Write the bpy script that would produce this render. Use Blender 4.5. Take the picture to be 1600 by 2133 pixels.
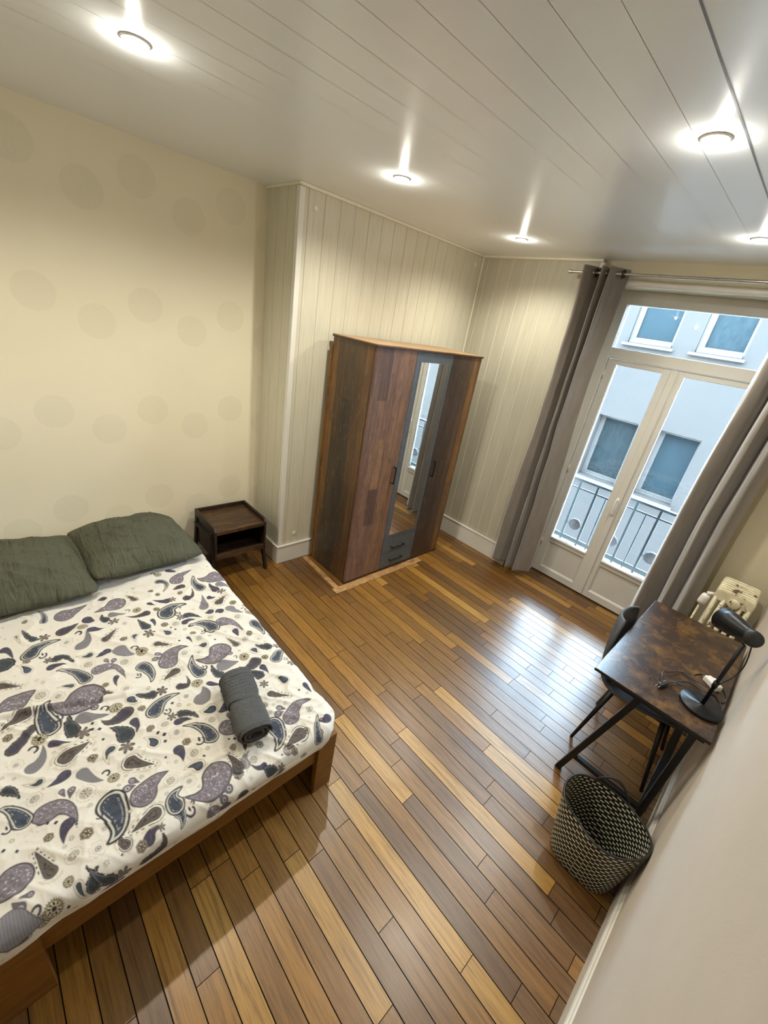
import bpy, bmesh, math, random
import numpy as np
from mathutils import Vector, Matrix, noise as mnoise
for o in list(bpy.data.objects): bpy.data.objects.remove(o)
scn = bpy.context.scene
COL = scn.collection
PI = math.pi

# ------------------------------------------------------------------ camera
CAM = (3.2216, -0.0517, 2.1525)
RR = ((0.66937253, 0.72540967, 0.1603784), (0.41055257, -0.18126635, -0.89363812), (-0.61918253, 0.66402057, -0.41915352))
cd = bpy.data.cameras.new('camera'); cam = bpy.data.objects.new('camera', cd); COL.objects.link(cam)
cd.sensor_fit = 'HORIZONTAL'; cd.sensor_width = 36.0; cd.lens = 864.5565 / 1600 * 36; cd.clip_start = 0.02
mw = Matrix.Identity(4)
for i in range(3):
    mw[i][0] = RR[0][i]; mw[i][1] = -RR[1][i]; mw[i][2] = -RR[2][i]; mw[i][3] = CAM[i]
cam.matrix_world = mw
scn.camera = cam

# ------------------------------------------------------------------ light, exposure
SKY_COL = (0.60, 0.80, 1.0, 1); SKY_STR = 44.0
GLOW_W = 2.2; SPOT_W = 45.0; SPOT_COL = (1.0, 0.945, 0.83); SPOT_ANG = 152; SPOT_BLEND = 0.75
EXPOSURE = 0.36
w = bpy.data.worlds.new('sky'); scn.world = w; w.use_nodes = True
w.node_tree.nodes['Background'].inputs[0].default_value = SKY_COL
w.node_tree.nodes['Background'].inputs[1].default_value = SKY_STR
vs = scn.view_settings
vs.view_transform = 'Standard'; vs.look = 'None'; vs.gamma = 1; vs.use_curve_mapping = False; vs.exposure = EXPOSURE
scn.cycles.max_bounces = 10; scn.cycles.diffuse_bounces = 6; scn.cycles.transparent_max_bounces = 12

# ------------------------------------------------------------------ room numbers
H = 2.832; XR = 3.485; YB = 1.670; XB = 0.419; YW = 3.700; YD = 3.948; Y0 = -1.35

# ------------------------------------------------------------------ material helpers
class NT:
    def __init__(s, name):
        s.m = bpy.data.materials.new(name); s.m.use_nodes = True
        s.t = s.m.node_tree; s.n = s.t.nodes; s.l = s.t.links
        s.b = s.n['Principled BSDF']; s.out = s.n['Material Output']
    def new(s, typ, **k):
        n = s.n.new(typ)
        for a, v in k.items(): setattr(n, a, v)
        return n
    def put(s, sock, v):
        if isinstance(v, bpy.types.NodeSocket): s.l.new(v, sock)
        elif v is not None: sock.default_value = v
    def math(s, op, a, b=None, c=None, clamp=False):
        n = s.new('ShaderNodeMath', operation=op, use_clamp=clamp)
        s.put(n.inputs[0], a); s.put(n.inputs[1], b)
        if c is not None: s.put(n.inputs[2], c)
        return n.outputs[0]
    def mix(s, f, a, b, blend='MIX'):
        n = s.new('ShaderNodeMix', data_type='RGBA', blend_type=blend)
        s.put(n.inputs[0], f)
        s.put(n.inputs[6], c4(a)); s.put(n.inputs[7], c4(b))
        return n.outputs[2]
    def coord(s, which='Object'):
        return s.new('ShaderNodeTexCoord').outputs[which]
    def mapping(s, v, scale=(1, 1, 1), loc=(0, 0, 0), rot=(0, 0, 0)):
        n = s.new('ShaderNodeMapping'); s.put(n.inputs[0], v)
        n.inputs[1].default_value = loc; n.inputs[2].default_value = rot; n.inputs[3].default_value = scale
        return n.outputs[0]
    def noise(s, v, scale, detail=4, rough=0.55, dist=0.0, col=False):
        n = s.new('ShaderNodeTexNoise'); s.put(n.inputs['Vector'], v)
        n.inputs['Scale'].default_value = scale; n.inputs['Detail'].default_value = detail
        n.inputs['Roughness'].default_value = rough; n.inputs['Distortion'].default_value = dist
        return n.outputs[1 if col else 0]
    def ramp(s, f, stops):
        n = s.new('ShaderNodeValToRGB'); s.put(n.inputs[0], f)
        e = n.color_ramp.elements
        while len(e) < len(stops): e.new(0.5)
        for i, (p, c) in enumerate(stops): e[i].position = p; e[i].color = c4(c)
        return n.outputs[0]
    def sep(s, v):
        n = s.new('ShaderNodeSeparateXYZ'); s.put(n.inputs[0], v); return n.outputs
    def comb(s, x, y, z):
        n = s.new('ShaderNodeCombineXYZ')
        for i, v in enumerate((x, y, z)): s.put(n.inputs[i], v)
        return n.outputs[0]
    def bump(s, h, strength=0.3, dist=0.01):
        n = s.new('ShaderNodeBump'); s.put(n.inputs['Height'], h)
        n.inputs['Strength'].default_value = strength; n.inputs['Distance'].default_value = dist
        s.l.new(n.outputs[0], s.b.inputs['Normal'])
    def set(s, **k):
        for a, v in k.items(): s.put(s.b.inputs[a.replace('_', ' ')], c4(v) if a in ('Base_Color', 'Emission_Color', 'Sheen_Tint') else v)
        return s.m
def c4(v):
    if isinstance(v, (tuple, list)) and len(v) == 3: return (v[0], v[1], v[2], 1.0)
    return v

def simple(name, col, rough=0.5, metal=0.0, nscale=25, namt=0.12, bump=0.0, **k):
    """procedural material: base colour broken up by a soft noise"""
    t = NT(name); co = t.coord()
    f = t.noise(co, nscale, 3)
    lo = tuple(c * (1 - namt) for c in col); hi = tuple(min(1, c * (1 + namt)) for c in col)
    t.set(Base_Color=t.ramp(f, [(0.3, lo), (0.7, hi)]), Roughness=rough, Metallic=metal, **k)
    if bump: t.bump(f, bump, 0.01)
    return t.m

M = {}
M['paint'] = simple('white_paint', (0.70, 0.685, 0.62), 0.38, nscale=6, namt=0.03)
M['door_paint'] = simple('door_paint', (0.58, 0.57, 0.52), 0.35, nscale=5, namt=0.03)
M['black_metal'] = simple('black_metal', (0.007, 0.007, 0.008), 0.42, IOR=1.4)
M['steel'] = simple('brushed_steel', (0.45, 0.43, 0.40), 0.3, metal=1.0, nscale=60)
M['black_plastic'] = simple('black_plastic', (0.009, 0.009, 0.010), 0.45)
M['white_plastic'] = simple('white_plastic', (0.75, 0.74, 0.70), 0.4, namt=0.03)
M['lamp_black'] = simple('lamp_black', (0.007, 0.008, 0.010), 0.36, IOR=1.35)
M['rail_grey'] = simple('railing_grey', (0.0164, 0.0252, 0.0290), 0.5)
M['stone_disc'] = simple('cast_disc', (0.0504, 0.0429, 0.0473), 0.6, nscale=40, namt=0.25, bump=0.3)
M['felt'] = simple('chair_felt', (0.055, 0.062, 0.070), 0.75, nscale=180, namt=0.25, bump=0.2)
M['towel'] = simple('towel_terry', (0.095, 0.098, 0.098), 0.95, nscale=300, namt=0.45, bump=0.8)
M['dark_inside'] = simple('dark_inside', (0.02, 0.014, 0.01), 0.7)
M['mattress'] = simple('mattress_white', (0.7, 0.69, 0.66), 0.9)
M['drawer_grey'] = simple('wardrobe_grey', (0.085, 0.10, 0.115), 0.45, nscale=30, namt=0.15)

def m_wallpaper():
    t = NT('wallpaper_cream'); co = t.coord(); x, y, z = t.sep(co)
    base = t.ramp(t.noise(co, 1.5, 2), [(0.3, (0.745, 0.69, 0.515)), (0.7, (0.775, 0.72, 0.55))])
    fib = t.noise(t.mapping(co, (1, 1, 1)), 140, 3)
    mask = None
    for oy, oz in ((0.29, 0.63), (0.575, 0.505)):
        u = t.math('SUBTRACT', t.math('FRACT', t.math('DIVIDE', t.math('SUBTRACT', y, oy - 0.28 - 5.6), 0.56)), 0.5)
        v = t.math('SUBTRACT', t.math('FRACT', t.math('DIVIDE', t.math('SUBTRACT', z, oz - 0.336 - 6.72), 0.672)), 0.5)
        u = t.math('MULTIPLY', u, 0.56); v = t.math('MULTIPLY', v, 0.672)
        d = t.math('SQRT', t.math('ADD', t.math('MULTIPLY', u, u), t.math('MULTIPLY', v, v)))
        k = t.math('MULTIPLY', t.math('SUBTRACT', 0.104, d), 160, clamp=True)
        mask = k if mask is None else t.math('MAXIMUM', mask, k)
    crack = t.noise(co, 90, 4, 0.7)
    k2 = t.math('MULTIPLY', mask, t.math('ADD', t.math('MULTIPLY', crack, 0.42), 0.02))
    col = t.mix(k2, base, (0.56, 0.54, 0.40))
    t.bump(t.math('ADD', fib, t.math('MULTIPLY', t.math('MULTIPLY', mask, crack), 2.0)), 0.12, 0.004)
    return t.set(Base_Color=col, Roughness=0.75)
M['wallpaper'] = m_wallpaper()

def m_plaster(name, a, b, sc=3, ior=1.45):
    t = NT(name); co = t.coord()
    t.bump(t.noise(co, 160, 4), 0.12, 0.003)
    return t.set(Base_Color=t.ramp(t.noise(co, sc, 3), [(0.3, a), (0.7, b)]), Roughness=0.7, IOR=ior)
M['wall_right'] = m_plaster('wall_paint_greige', (0.57, 0.515, 0.44), (0.61, 0.55, 0.475))
M['wall_window'] = m_plaster('wall_paint_beige', (0.56, 0.51, 0.36), (0.60, 0.55, 0.40))

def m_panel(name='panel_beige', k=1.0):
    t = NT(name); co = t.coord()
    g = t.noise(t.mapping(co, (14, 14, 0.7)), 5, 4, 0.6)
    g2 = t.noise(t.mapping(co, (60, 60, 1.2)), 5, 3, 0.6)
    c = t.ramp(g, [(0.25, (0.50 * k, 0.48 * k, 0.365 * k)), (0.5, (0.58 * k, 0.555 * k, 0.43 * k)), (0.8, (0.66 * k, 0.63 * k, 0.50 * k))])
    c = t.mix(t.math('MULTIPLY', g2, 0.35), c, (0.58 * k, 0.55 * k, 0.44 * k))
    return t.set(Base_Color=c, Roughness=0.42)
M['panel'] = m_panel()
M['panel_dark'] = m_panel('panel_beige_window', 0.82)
M['panel_edge'] = simple('panel_edge_cream', (0.76, 0.72, 0.58), 0.45, namt=0.04)
M['panel_seam'] = simple('panel_seam', (0.50, 0.47, 0.38), 0.5, namt=0.04)

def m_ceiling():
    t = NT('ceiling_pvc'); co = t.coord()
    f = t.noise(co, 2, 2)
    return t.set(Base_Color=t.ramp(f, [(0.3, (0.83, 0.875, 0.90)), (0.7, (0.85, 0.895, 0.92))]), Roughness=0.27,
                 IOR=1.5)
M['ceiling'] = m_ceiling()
M['ceiling_seam'] = simple('ceiling_seam', (0.52, 0.54, 0.56), 0.5)
M['ceiling_joint'] = simple('ceiling_joint', (0.16, 0.17, 0.19), 0.6)

def m_floor():
    t = NT('floor_oak'); co = t.coord()
    at = t.new('ShaderNodeAttribute', attribute_name='plank')
    al = t.new('ShaderNodeAttribute', attribute_name='plank_id')
    rid = t.sep(al.outputs['Vector'])[0]
    x, y, z = t.sep(co)
    v = t.comb(t.math('ADD', x, t.math('MULTIPLY', rid, 37.0)), y, rid)
    g = t.noise(t.mapping(v, (2.2, 42, 1)), 2.2, 5, 0.65, 0.6)
    g2 = t.noise(t.mapping(v, (6, 170, 1)), 2.0, 3, 0.6)
    kn = t.noise(t.mapping(v, (3, 9, 1)), 1.6, 3, 0.6, 1.2)
    dark = t.ramp(g, [(0.30, (0.45, 0.40, 0.36)), (0.52, (0.92, 0.92, 0.92)), (0.75, (1.18, 1.15, 1.1))])
    c = t.mix(1.0, at.outputs['Color'], dark, 'MULTIPLY')
    c = t.mix(t.math('MULTIPLY', t.ramp(g2, [(0.45, (0, 0, 0)), (0.75, (1, 1, 1))]), 0.22), c, (0.05, 0.03, 0.018))
    c = t.mix(t.math('MULTIPLY', t.ramp(kn, [(0.60, (0, 0, 0)), (0.78, (1, 1, 1))]), 0.35), c, (0.07, 0.038, 0.018))
    r = t.math('ADD', t.math('MULTIPLY', t.noise(co, 5, 3), 0.12), 0.26)
    t.bump(t.math('ADD', g, t.math('MULTIPLY', g2, 0.5)), 0.12, 0.002)
    return t.set(Base_Color=c, Roughness=r, IOR=1.62)
M['floor'] = m_floor()
M['gap'] = simple('floor_gap_dark', (0.012, 0.008, 0.005), 0.8)

def m_planks(name, axis_u, width, stops, along=2, rough=0.4, dark=0.5):
    """vertical reclaimed boards: colour by board, worn streaks along the board"""
    t = NT(name); co = t.coord(); xyz = t.sep(co)
    u = xyz[axis_u]; z = xyz[along]
    row = t.math('FLOOR', t.math('DIVIDE', u, width))
    wn = t.new('ShaderNodeTexWhiteNoise', noise_dimensions='1D'); t.put(wn.inputs['W'], row)
    off = t.math('MULTIPLY', wn.outputs[0], 9.0)
    cell = t.math('FLOOR', t.math('ADD', t.math('DIVIDE', z, 1.15), off))
    w2 = t.new('ShaderNodeTexWhiteNoise', noise_dimensions='2D'); t.put(w2.inputs['Vector'], t.comb(row, cell, 0.0))
    base = t.ramp(w2.outputs[0], stops)
    s = [30, 30, 30]; s[along] = 1.6
    st = t.noise(t.mapping(co, tuple(s)), 1.3, 5, 0.7, 0.4)
    bl = t.noise(co, 7, 4, 0.6, 0.5)
    c = t.mix(1.0, base, t.ramp(st, [(0.30, (dark, dark, dark)), (0.5, (1, 1, 1)), (0.72, (1.35, 1.3, 1.25))]), 'MULTIPLY')
    c = t.mix(t.math('MULTIPLY', t.ramp(bl, [(0.5, (0, 0, 0)), (0.7, (1, 1, 1))]), 0.35), c, (0.05, 0.035, 0.028))
    sc = t.noise(t.mapping(co, tuple(v * 2.3 for v in s)), 2.1, 4, 0.75, 0.8)
    c = t.mix(t.math('MULTIPLY', t.ramp(sc, [(0.62, (0, 0, 0)), (0.72, (1, 1, 1))]), 0.30), c, (0.34, 0.25, 0.16))
    return t.set(Base_Color=c, Roughness=rough)
WB = [(0.0, (0.045, 0.030, 0.020)), (0.25, (0.10, 0.052, 0.026)), (0.5, (0.16, 0.075, 0.032)), (0.75, (0.07, 0.048, 0.034)), (1.0, (0.19, 0.095, 0.042))]
def m_bands(name, axis, lo, hi, bands, patches, rough=0.4, seed=0.0):
    """hand set board widths across a panel; patches = darker or lighter lengths of board (u0, u1, z0, z1, colour)"""
    t = NT(name); co = t.coord(); xyz = t.sep(co); u = xyz[axis]; z = xyz[2]
    f = t.math('DIVIDE', t.math('SUBTRACT', u, lo), hi - lo)
    n = t.new('ShaderNodeValToRGB'); t.put(n.inputs[0], f); n.color_ramp.interpolation = 'CONSTANT'; e = n.color_ramp.elements
    while len(e) < len(bands): e.new(.5)
    for k, (p, c) in enumerate(bands): e[k].position = p; e[k].color = c4(c)
    c = n.outputs[0]
    for (a, b_, z0, z1, pc) in patches:
        m_ = t.math('MULTIPLY', t.math('MULTIPLY', t.math('GREATER_THAN', f, a), t.math('LESS_THAN', f, b_)), t.math('MULTIPLY', t.math('GREATER_THAN', z, z0), t.math('LESS_THAN', z, z1)))
        c = t.mix(t.math('MULTIPLY', m_, 0.72), c, pc)
    s = [34, 34, 34]; s[2] = 2.0
    mp = t.mapping(co, tuple(s), (seed, seed, seed))
    st = t.noise(mp, 1.1, 6, 0.72, 0.5); bl = t.noise(t.mapping(co, (9, 9, 3), (seed, 0, seed)), 2.2, 5, 0.65, 0.8)
    c = t.mix(1.0, c, t.ramp(st, [(0.28, (0.45, 0.45, 0.45)), (0.5, (1, 1, 1)), (0.72, (1.45, 1.4, 1.3))]), 'MULTIPLY')
    c = t.mix(t.math('MULTIPLY', t.ramp(bl, [(0.48, (0, 0, 0)), (0.68, (1, 1, 1))]), 0.5), c, (0.045, 0.032, 0.026))
    sc = t.noise(t.mapping(co, (40, 40, 5), (seed + 3, 0, 0)), 1.8, 5, 0.8, 1.0)
    c = t.mix(t.math('MULTIPLY', t.ramp(sc, [(0.57, (0, 0, 0)), (0.70, (1, 1, 1))]), 0.55), c, (0.34, 0.24, 0.15))
    return t.set(Base_Color=c, Roughness=rough)
M['side_wood'] = m_bands('wardrobe_side_boards', 0, -.262, .262, [(0, (.17, .085, .022)), (.10, (.15, .072, .020)), (.20, (.055, .036, .018)), (.38, (.040, .028, .018)), (.62, (.085, .046, .020)), (.80, (.115, .058, .020)), (.93, (.07, .035, .015))],
    [(.38, .62, 1.55, 1.98, (.075, .050, .025)), (.10, .20, .0, .55, (.06, .036, .017)), (.2, .38, 1.2, 1.98, (.085, .047, .018)), (.62, .80, .3, .9, (.052, .032, .018))])
M['door_wood_a'] = m_bands('wardrobe_left_door_boards', 1, 2.0 - 2.6215, 2.404 - 2.6215, [(0, (.165, .088, .062)), (.16, (.185, .100, .066)), (.36, (.17, .092, .062)), (.60, (.20, .108, .065)), (.82, (.185, .098, .060))],
    [(.16, .40, 1.60, 1.98, (.060, .038, .034)), (.30, .55, .55, .88, (.060, .036, .036)), (.0, .16, 1.2, 1.98, (.13, .075, .058)), (.3, .5, .88, 1.3, (.24, .13, .065)), (.55, .82, .1, .8, (.21, .115, .062))], seed=3.0)
M['door_wood_b'] = m_bands('wardrobe_right_door_boards', 1, 2.847 - 2.6215, 3.245 - 2.6215, [(0, (.050, .034, .028)), (.30, (.060, .040, .030)), (.55, (.075, .045, .030)), (.74, (.19, .095, .032)), (.92, (.15, .075, .028))],
    [(.55, .74, 1.0, 1.98, (.10, .056, .036)), (.3, .55, .0, .8, (.048, .032, .024)), (.74, 1., .3, .8, (.13, .068, .028))], seed=7.0)
M['top_wood'] = m_planks('wardrobe_top_planks', 0, 0.13, [(0.0, (0.30, 0.18, 0.09)), (1.0, (0.36, 0.22, 0.11))], along=1, dark=0.8)
M['edge_brown'] = simple('edge_brown', (0.055, 0.028, 0.016), 0.45)

def m_rustic(name, a, b, c, sc=(3, 9, 3), rough=0.35, streak=(1, 1, 1), dist=0.9):
    t = NT(name); co = t.coord()
    f = t.noise(t.mapping(co, sc), 2.6, 6, 0.62, dist)
    g = t.noise(t.mapping(co, streak), 24, 4, 0.7)
    col = t.ramp(f, [(0.26, a), (0.50, b), (0.78, c)])
    col = t.mix(t.math('MULTIPLY', t.ramp(g, [(0.5, (0, 0, 0)), (0.75, (1, 1, 1))]), 0.45), col, tuple(v * 0.3 for v in a))
    return t.set(Base_Color=col, Roughness=rough, IOR=1.5)
M['desk_wood'] = m_rustic('desk_rustic_wood', (0.014, 0.010, 0.010), (0.050, 0.028, 0.018), (0.19, 0.100, 0.030), (4.2, 3.8, 3), 0.26, (3, .8, 1), dist=.45)
M['night_wood'] = m_rustic('nightstand_wood', (0.010, 0.006, 0.004), (0.045, 0.022, 0.009), (0.13, 0.062, 0.018), (9, 2.2, 5), 0.42, (5, 0.7, 1))
M['night_dark_shade'] = m_rustic('nightstand_wood_dark_shade', (0.008, 0.005, 0.004), (0.02, 0.011, 0.007), (0.05, 0.024, 0.011), (3, 3, 9), 0.45)  # dark wood; on back and shelf it carries the opening's shade
M['night_leg'] = simple('nightstand_leg_black', (0.010, 0.008, 0.007), 0.5)
M['pine'] = m_rustic('bed_pine', (0.110, 0.044, 0.004), (0.185, 0.076, 0.008), (0.25, 0.110, 0.013), (9, 1.2, 9), 0.5, (8, 0.5, 8))
M['hearth_wood'] = m_rustic('hearth_strip_wood', (0.16, 0.085, 0.03), (0.40, 0.23, 0.10), (0.58, 0.38, 0.18), (6, 5, 6), 0.3)

def m_glass():
    t = NT('window_glass')
    tr = t.new('ShaderNodeBsdfTransparent'); gl = t.new('ShaderNodeBsdfGlossy'); gl.inputs['Roughness'].default_value = 0.01
    nz = t.noise(t.coord(), 2, 2); tint = t.ramp(nz, [(0, (0.95, 0.985, 0.99)), (1, (0.97, 0.99, 1.0))])
    t.l.new(tint, tr.inputs[0])
    fr = t.new('ShaderNodeFresnel'); fr.inputs[0].default_value = 1.45
    mx = t.new('ShaderNodeMixShader'); t.l.new(fr.outputs[0], mx.inputs[0]); t.l.new(tr.outputs[0], mx.inputs[1]); t.l.new(gl.outputs[0], mx.inputs[2])
    t.l.new(mx.outputs[0], t.out.inputs[0]); return t.m
M['drain'] = simple('drain_grey', (0.0221, 0.0221, 0.0221), 0.6)
M['glass'] = m_glass()
def m_mirror():
    t = NT('mirror_glass'); f = t.noise(t.coord(), 3, 2)
    return t.set(Base_Color=t.ramp(f, [(0, (0.86, 0.89, 0.88)), (1, (0.88, 0.90, 0.89))]), Metallic=1.0, Roughness=0.01)
M['mirror'] = m_mirror()
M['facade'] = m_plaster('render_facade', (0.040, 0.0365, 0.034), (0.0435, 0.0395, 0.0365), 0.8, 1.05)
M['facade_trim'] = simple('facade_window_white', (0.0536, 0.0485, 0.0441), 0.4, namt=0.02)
def m_farglass(name, a, b, sc):  # the panes' bluish reflection is put into their base colour
    t = NT(name); co = t.coord()
    f = t.noise(t.mapping(co, sc), 4, 4, 0.6, 0.8)
    return t.set(Base_Color=t.ramp(f, [(0.35, a), (0.7, b)]), Roughness=0.5, IOR=1.15)
M['far_glass_blind'] = m_farglass('far_pane_blind_reflect', (0.0101, 0.0170, 0.0202), (0.0113, 0.0189, 0.0221), (1, 1, 1))
M['far_glass_net'] = m_farglass('far_pane_frosted_reflect', (0.0095, 0.0158, 0.0183), (0.0145, 0.0227, 0.0259), (3, 3, 1.5))
M['far_glass_dark'] = m_farglass('far_pane_dark_reflect', (0.0076, 0.0113, 0.0126), (0.0126, 0.0177, 0.0189), (6, 6, 1))
M['ground_bounce'] = simple('ground_bounce_pale', (0.74, 0.74, 0.74), 0.8)
M['bounce_ledge'] = simple('bounce_ledge_pale', (0.70, 0.70, 0.68), 0.8)

def m_fabric(name, a, b, sheen=0.3, rough=0.85, sc=300, tr=0.0):
    t = NT(name); co = t.coord()
    f = t.noise(co, sc, 3); g = t.noise(t.mapping(co, (6, 6, 1.2)), 4, 4)
    c = t.mix(t.math('MULTIPLY', f, 0.5), t.ramp(g, [(0.3, a), (0.7, b)]), tuple(v * 0.8 for v in a))
    t.bump(f, 0.15, 0.002)
    t.set(Base_Color=c, Roughness=rough, Sheen_Weight=sheen)
    return t.m
M['curtain'] = m_fabric('curtain_taupe', (0.15, 0.130, 0.105), (0.20, 0.175, 0.145), 0.8)
def m_pillow():
    t = NT('pillow_olive'); co = t.coord(); f = t.noise(co, 500, 3)
    a = t.noise(t.mapping(co, (3.0, 13.0, 3.0), rot=(0, 0, .35)), 1.6, 3, 0.5, 0.9); b = t.noise(t.mapping(co, (11.0, 3.2, 3.0), rot=(0, 0, -.3)), 1.7, 3, 0.5, 0.7)
    t.bump(t.math('ADD', t.math('ADD', a, t.math('MULTIPLY', b, 0.6)), t.math('MULTIPLY', f, 0.03)), 0.75, 0.05)
    c = t.mix(t.math('MULTIPLY', f, 0.5), t.ramp(t.noise(co, 4, 2), [(0.3, (0.066, 0.068, 0.040)), (0.7, (0.085, 0.088, 0.054))]), (0.055, 0.058, 0.034))
    return t.set(Base_Color=c, Roughness=0.85)
M['pillow'] = m_pillow()
M['pillow_leg'] = M['pillow']

def m_radiator():
    t = NT('radiator_enamel'); co = t.coord()
    f = t.noise(co, 13, 5, 0.7, 0.6)
    return t.set(Base_Color=t.ramp(f, [(0.39, (0.10, 0.075, 0.045)), (0.45, (0.62, 0.56, 0.38)), (0.7, (0.76, 0.71, 0.53))]), Roughness=0.4)
M['radiator'] = m_radiator()

def m_basket():
    t = NT('basket_weave'); uv = t.coord('UV'); u, v, _ = t.sep(uv)
    row = t.math('FLOOR', v)
    uu = t.math('ADD', u, t.math('MULTIPLY', row, 0.5))
    fu = t.math('ABSOLUTE', t.math('SUBTRACT', t.math('FRACT', uu), 0.5))
    fv = t.math('ABSOLUTE', t.math('SUBTRACT', t.math('FRACT', v), 0.5))
    a = t.math('MULTIPLY', t.math('SUBTRACT', 0.31, fu), 18, clamp=True)
    b = t.math('MULTIPLY', t.math('SUBTRACT', 0.26, fv), 18, clamp=True)
    k = t.math('MULTIPLY', a, b)
    nz = t.noise(t.coord(), 60, 3)
    col = t.mix(k, t.ramp(nz, [(0.3, (0.005, 0.005, 0.005)), (0.8, (0.022, 0.024, 0.016))]), (0.72, 0.69, 0.52))
    hgt = t.math('ADD', t.math('SUBTRACT', 0.5, fv), t.math('MULTIPLY', k, 0.4))
    t.bump(hgt, 0.6, 0.004)
    return t.set(Base_Color=col, Roughness=0.45)
M['basket'] = m_basket()
def m_duvet():
    t = NT('duvet_paisley'); at = t.new('ShaderNodeAttribute', attribute_name='print')
    co = t.coord(); f = t.noise(co, 500, 2); g = t.noise(co, 26, 4, 0.6)
    c = t.mix(t.math('MULTIPLY', f, 0.03), at.outputs['Color'], (0.75, 0.72, 0.62))
    t.bump(t.math('ADD', t.math('MULTIPLY', f, 0.15), g), 0.25, 0.006)
    return t.set(Base_Color=c, Roughness=0.9)
M['duvet'] = m_duvet()
def m_emit():
    t = NT('spot_lens'); f = t.noise(t.coord(), 60, 2)
    return t.set(Base_Color=(0.9, 0.9, 0.9), Emission_Color=t.ramp(f, [(0, (1.0, 0.93, 0.80)), (1, (1.0, 0.95, 0.85))]), Emission_Strength=14.0)
M['lens'] = m_emit()

# ------------------------------------------------------------------ mesh helpers
class MB:
    def __init__(s): s.v = []; s.f = []; s.m = []; s.sm = []; s.uv = None
    def add(s, vs, fs, mi=0, smooth=False):
        o = len(s.v); s.v += [tuple(v) for v in vs]
        for f in fs: s.f.append(tuple(i + o for i in f)); s.m.append(mi); s.sm.append(smooth)
        return s
    def box(s, lo, hi, bev=0.0, mi=0, seg=2, mat=None):
        x0, y0, z0 = lo; x1, y1, z1 = hi
        if bev <= 0:
            vs = [(x, y, z) for x in (x0, x1) for y in (y0, y1) for z in (z0, z1)]
            fs = [(0, 1, 3, 2), (4, 6, 7, 5), (0, 4, 5, 1), (2, 3, 7, 6), (0, 2, 6, 4), (1, 5, 7, 3)]
        else:
            bm = bmesh.new(); bmesh.ops.create_cube(bm, size=1)
            for v in bm.verts:
                v.co = Vector((x0 + (v.co.x + .5) * (x1 - x0), y0 + (v.co.y + .5) * (y1 - y0), z0 + (v.co.z + .5) * (z1 - z0)))
            bmesh.ops.bevel(bm, geom=bm.edges[:], offset=min(bev, .49 * min(x1 - x0, y1 - y0, z1 - z0)), segments=seg, profile=.5, affect='EDGES')
            bm.verts.index_update(); vs = [tuple(v.co) for v in bm.verts]; fs = [tuple(v.index for v in f.verts) for f in bm.faces]; bm.free()
        if mat is not None: vs = [tuple(mat @ Vector(v)) for v in vs]
        return s.add(vs, fs, mi)
    def beam(s, p, q, w, d=None, bev=0.0, mi=0, up=(0, 0, 1), cap_level=False):
        """square tube from p to q"""
        p = Vector(p); q = Vector(q); d = w if d is None else d
        z = (q - p); L = z.length; z.normalize(); x = Vector(up).cross(z)
        if x.length < 1e-4: x = Vector((1, 0, 0))
        x.normalize(); y = z.cross(x)
        m = Matrix((x, y, z)).transposed().to_4x4(); m.translation = p
        return s.box((-w / 2, -d / 2, 0), (w / 2, d / 2, L), bev, mi, 2, m)
    def tube(s, pts, r, n=10, mi=0, closed=False, caps=True, radii=None):
        pts = [Vector(p) for p in pts]; rings = []; N = len(pts)
        up = Vector((0, 0, 1)); prev = None
        for i, p in enumerate(pts):
            a = pts[(i - 1) % N] if (closed or i > 0) else p; b = pts[(i + 1) % N] if (closed or i < N - 1) else p
            t = (b - a).normalized()
            if prev is None:
                x = t.cross(up)
                if x.length < 1e-3: x = t.cross(Vector((1, 0, 0)))
            else: x = prev - t * prev.dot(t)
            x.normalize(); prev = x; y = t.cross(x)
            rr = radii[i] if radii else r
            rings.append([p + (x * math.cos(2 * PI * k / n) + y * math.sin(2 * PI * k / n)) * rr for k in range(n)])
        vs = [v for R_ in rings for v in R_]; fs = []
        for i in range(N if closed else N - 1):
            j = (i + 1) % N
            for k in range(n):
                l = (k + 1) % n; fs.append((i * n + k, i * n + l, j * n + l, j * n + k))
        if caps and not closed: fs += [tuple(range(n))[::-1], tuple((N - 1) * n + k for k in range(n))]
        return s.add(vs, fs, mi, True)
    def lathe(s, prof, n=32, mi=0, mat=None, sx=1, sy=1, capb=True, capt=True):
        vs = []; fs = []
        for r, z in prof: vs += [(r * sx * math.cos(2 * PI * k / n), r * sy * math.sin(2 * PI * k / n), z) for k in range(n)]
        for i in range(len(prof) - 1):
            for k in range(n):
                l = (k + 1) % n; fs.append((i * n + k, i * n + l, (i + 1) * n + l, (i + 1) * n + k))
        if capb: fs.append(tuple(range(n))[::-1])
        if capt: fs.append(tuple((len(prof) - 1) * n + k for k in range(n)))
        if mat is not None: vs = [tuple(mat @ Vector(v)) for v in vs]
        return s.add(vs, fs, mi, True)
    def grid(s, P, mi=0, flip=False, closed_u=False):
        nu = len(P); nv = len(P[0]); vs = [tuple(p) for r in P for p in r]; fs = []
        for i in range(nu if closed_u else nu - 1):
            for j in range(nv - 1):
                a = i * nv + j; b = ((i + 1) % nu) * nv + j
                f = (a, b, b + 1, a + 1); fs.append(f[::-1] if flip else f)
        return s.add(vs, fs, mi, True)

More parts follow.
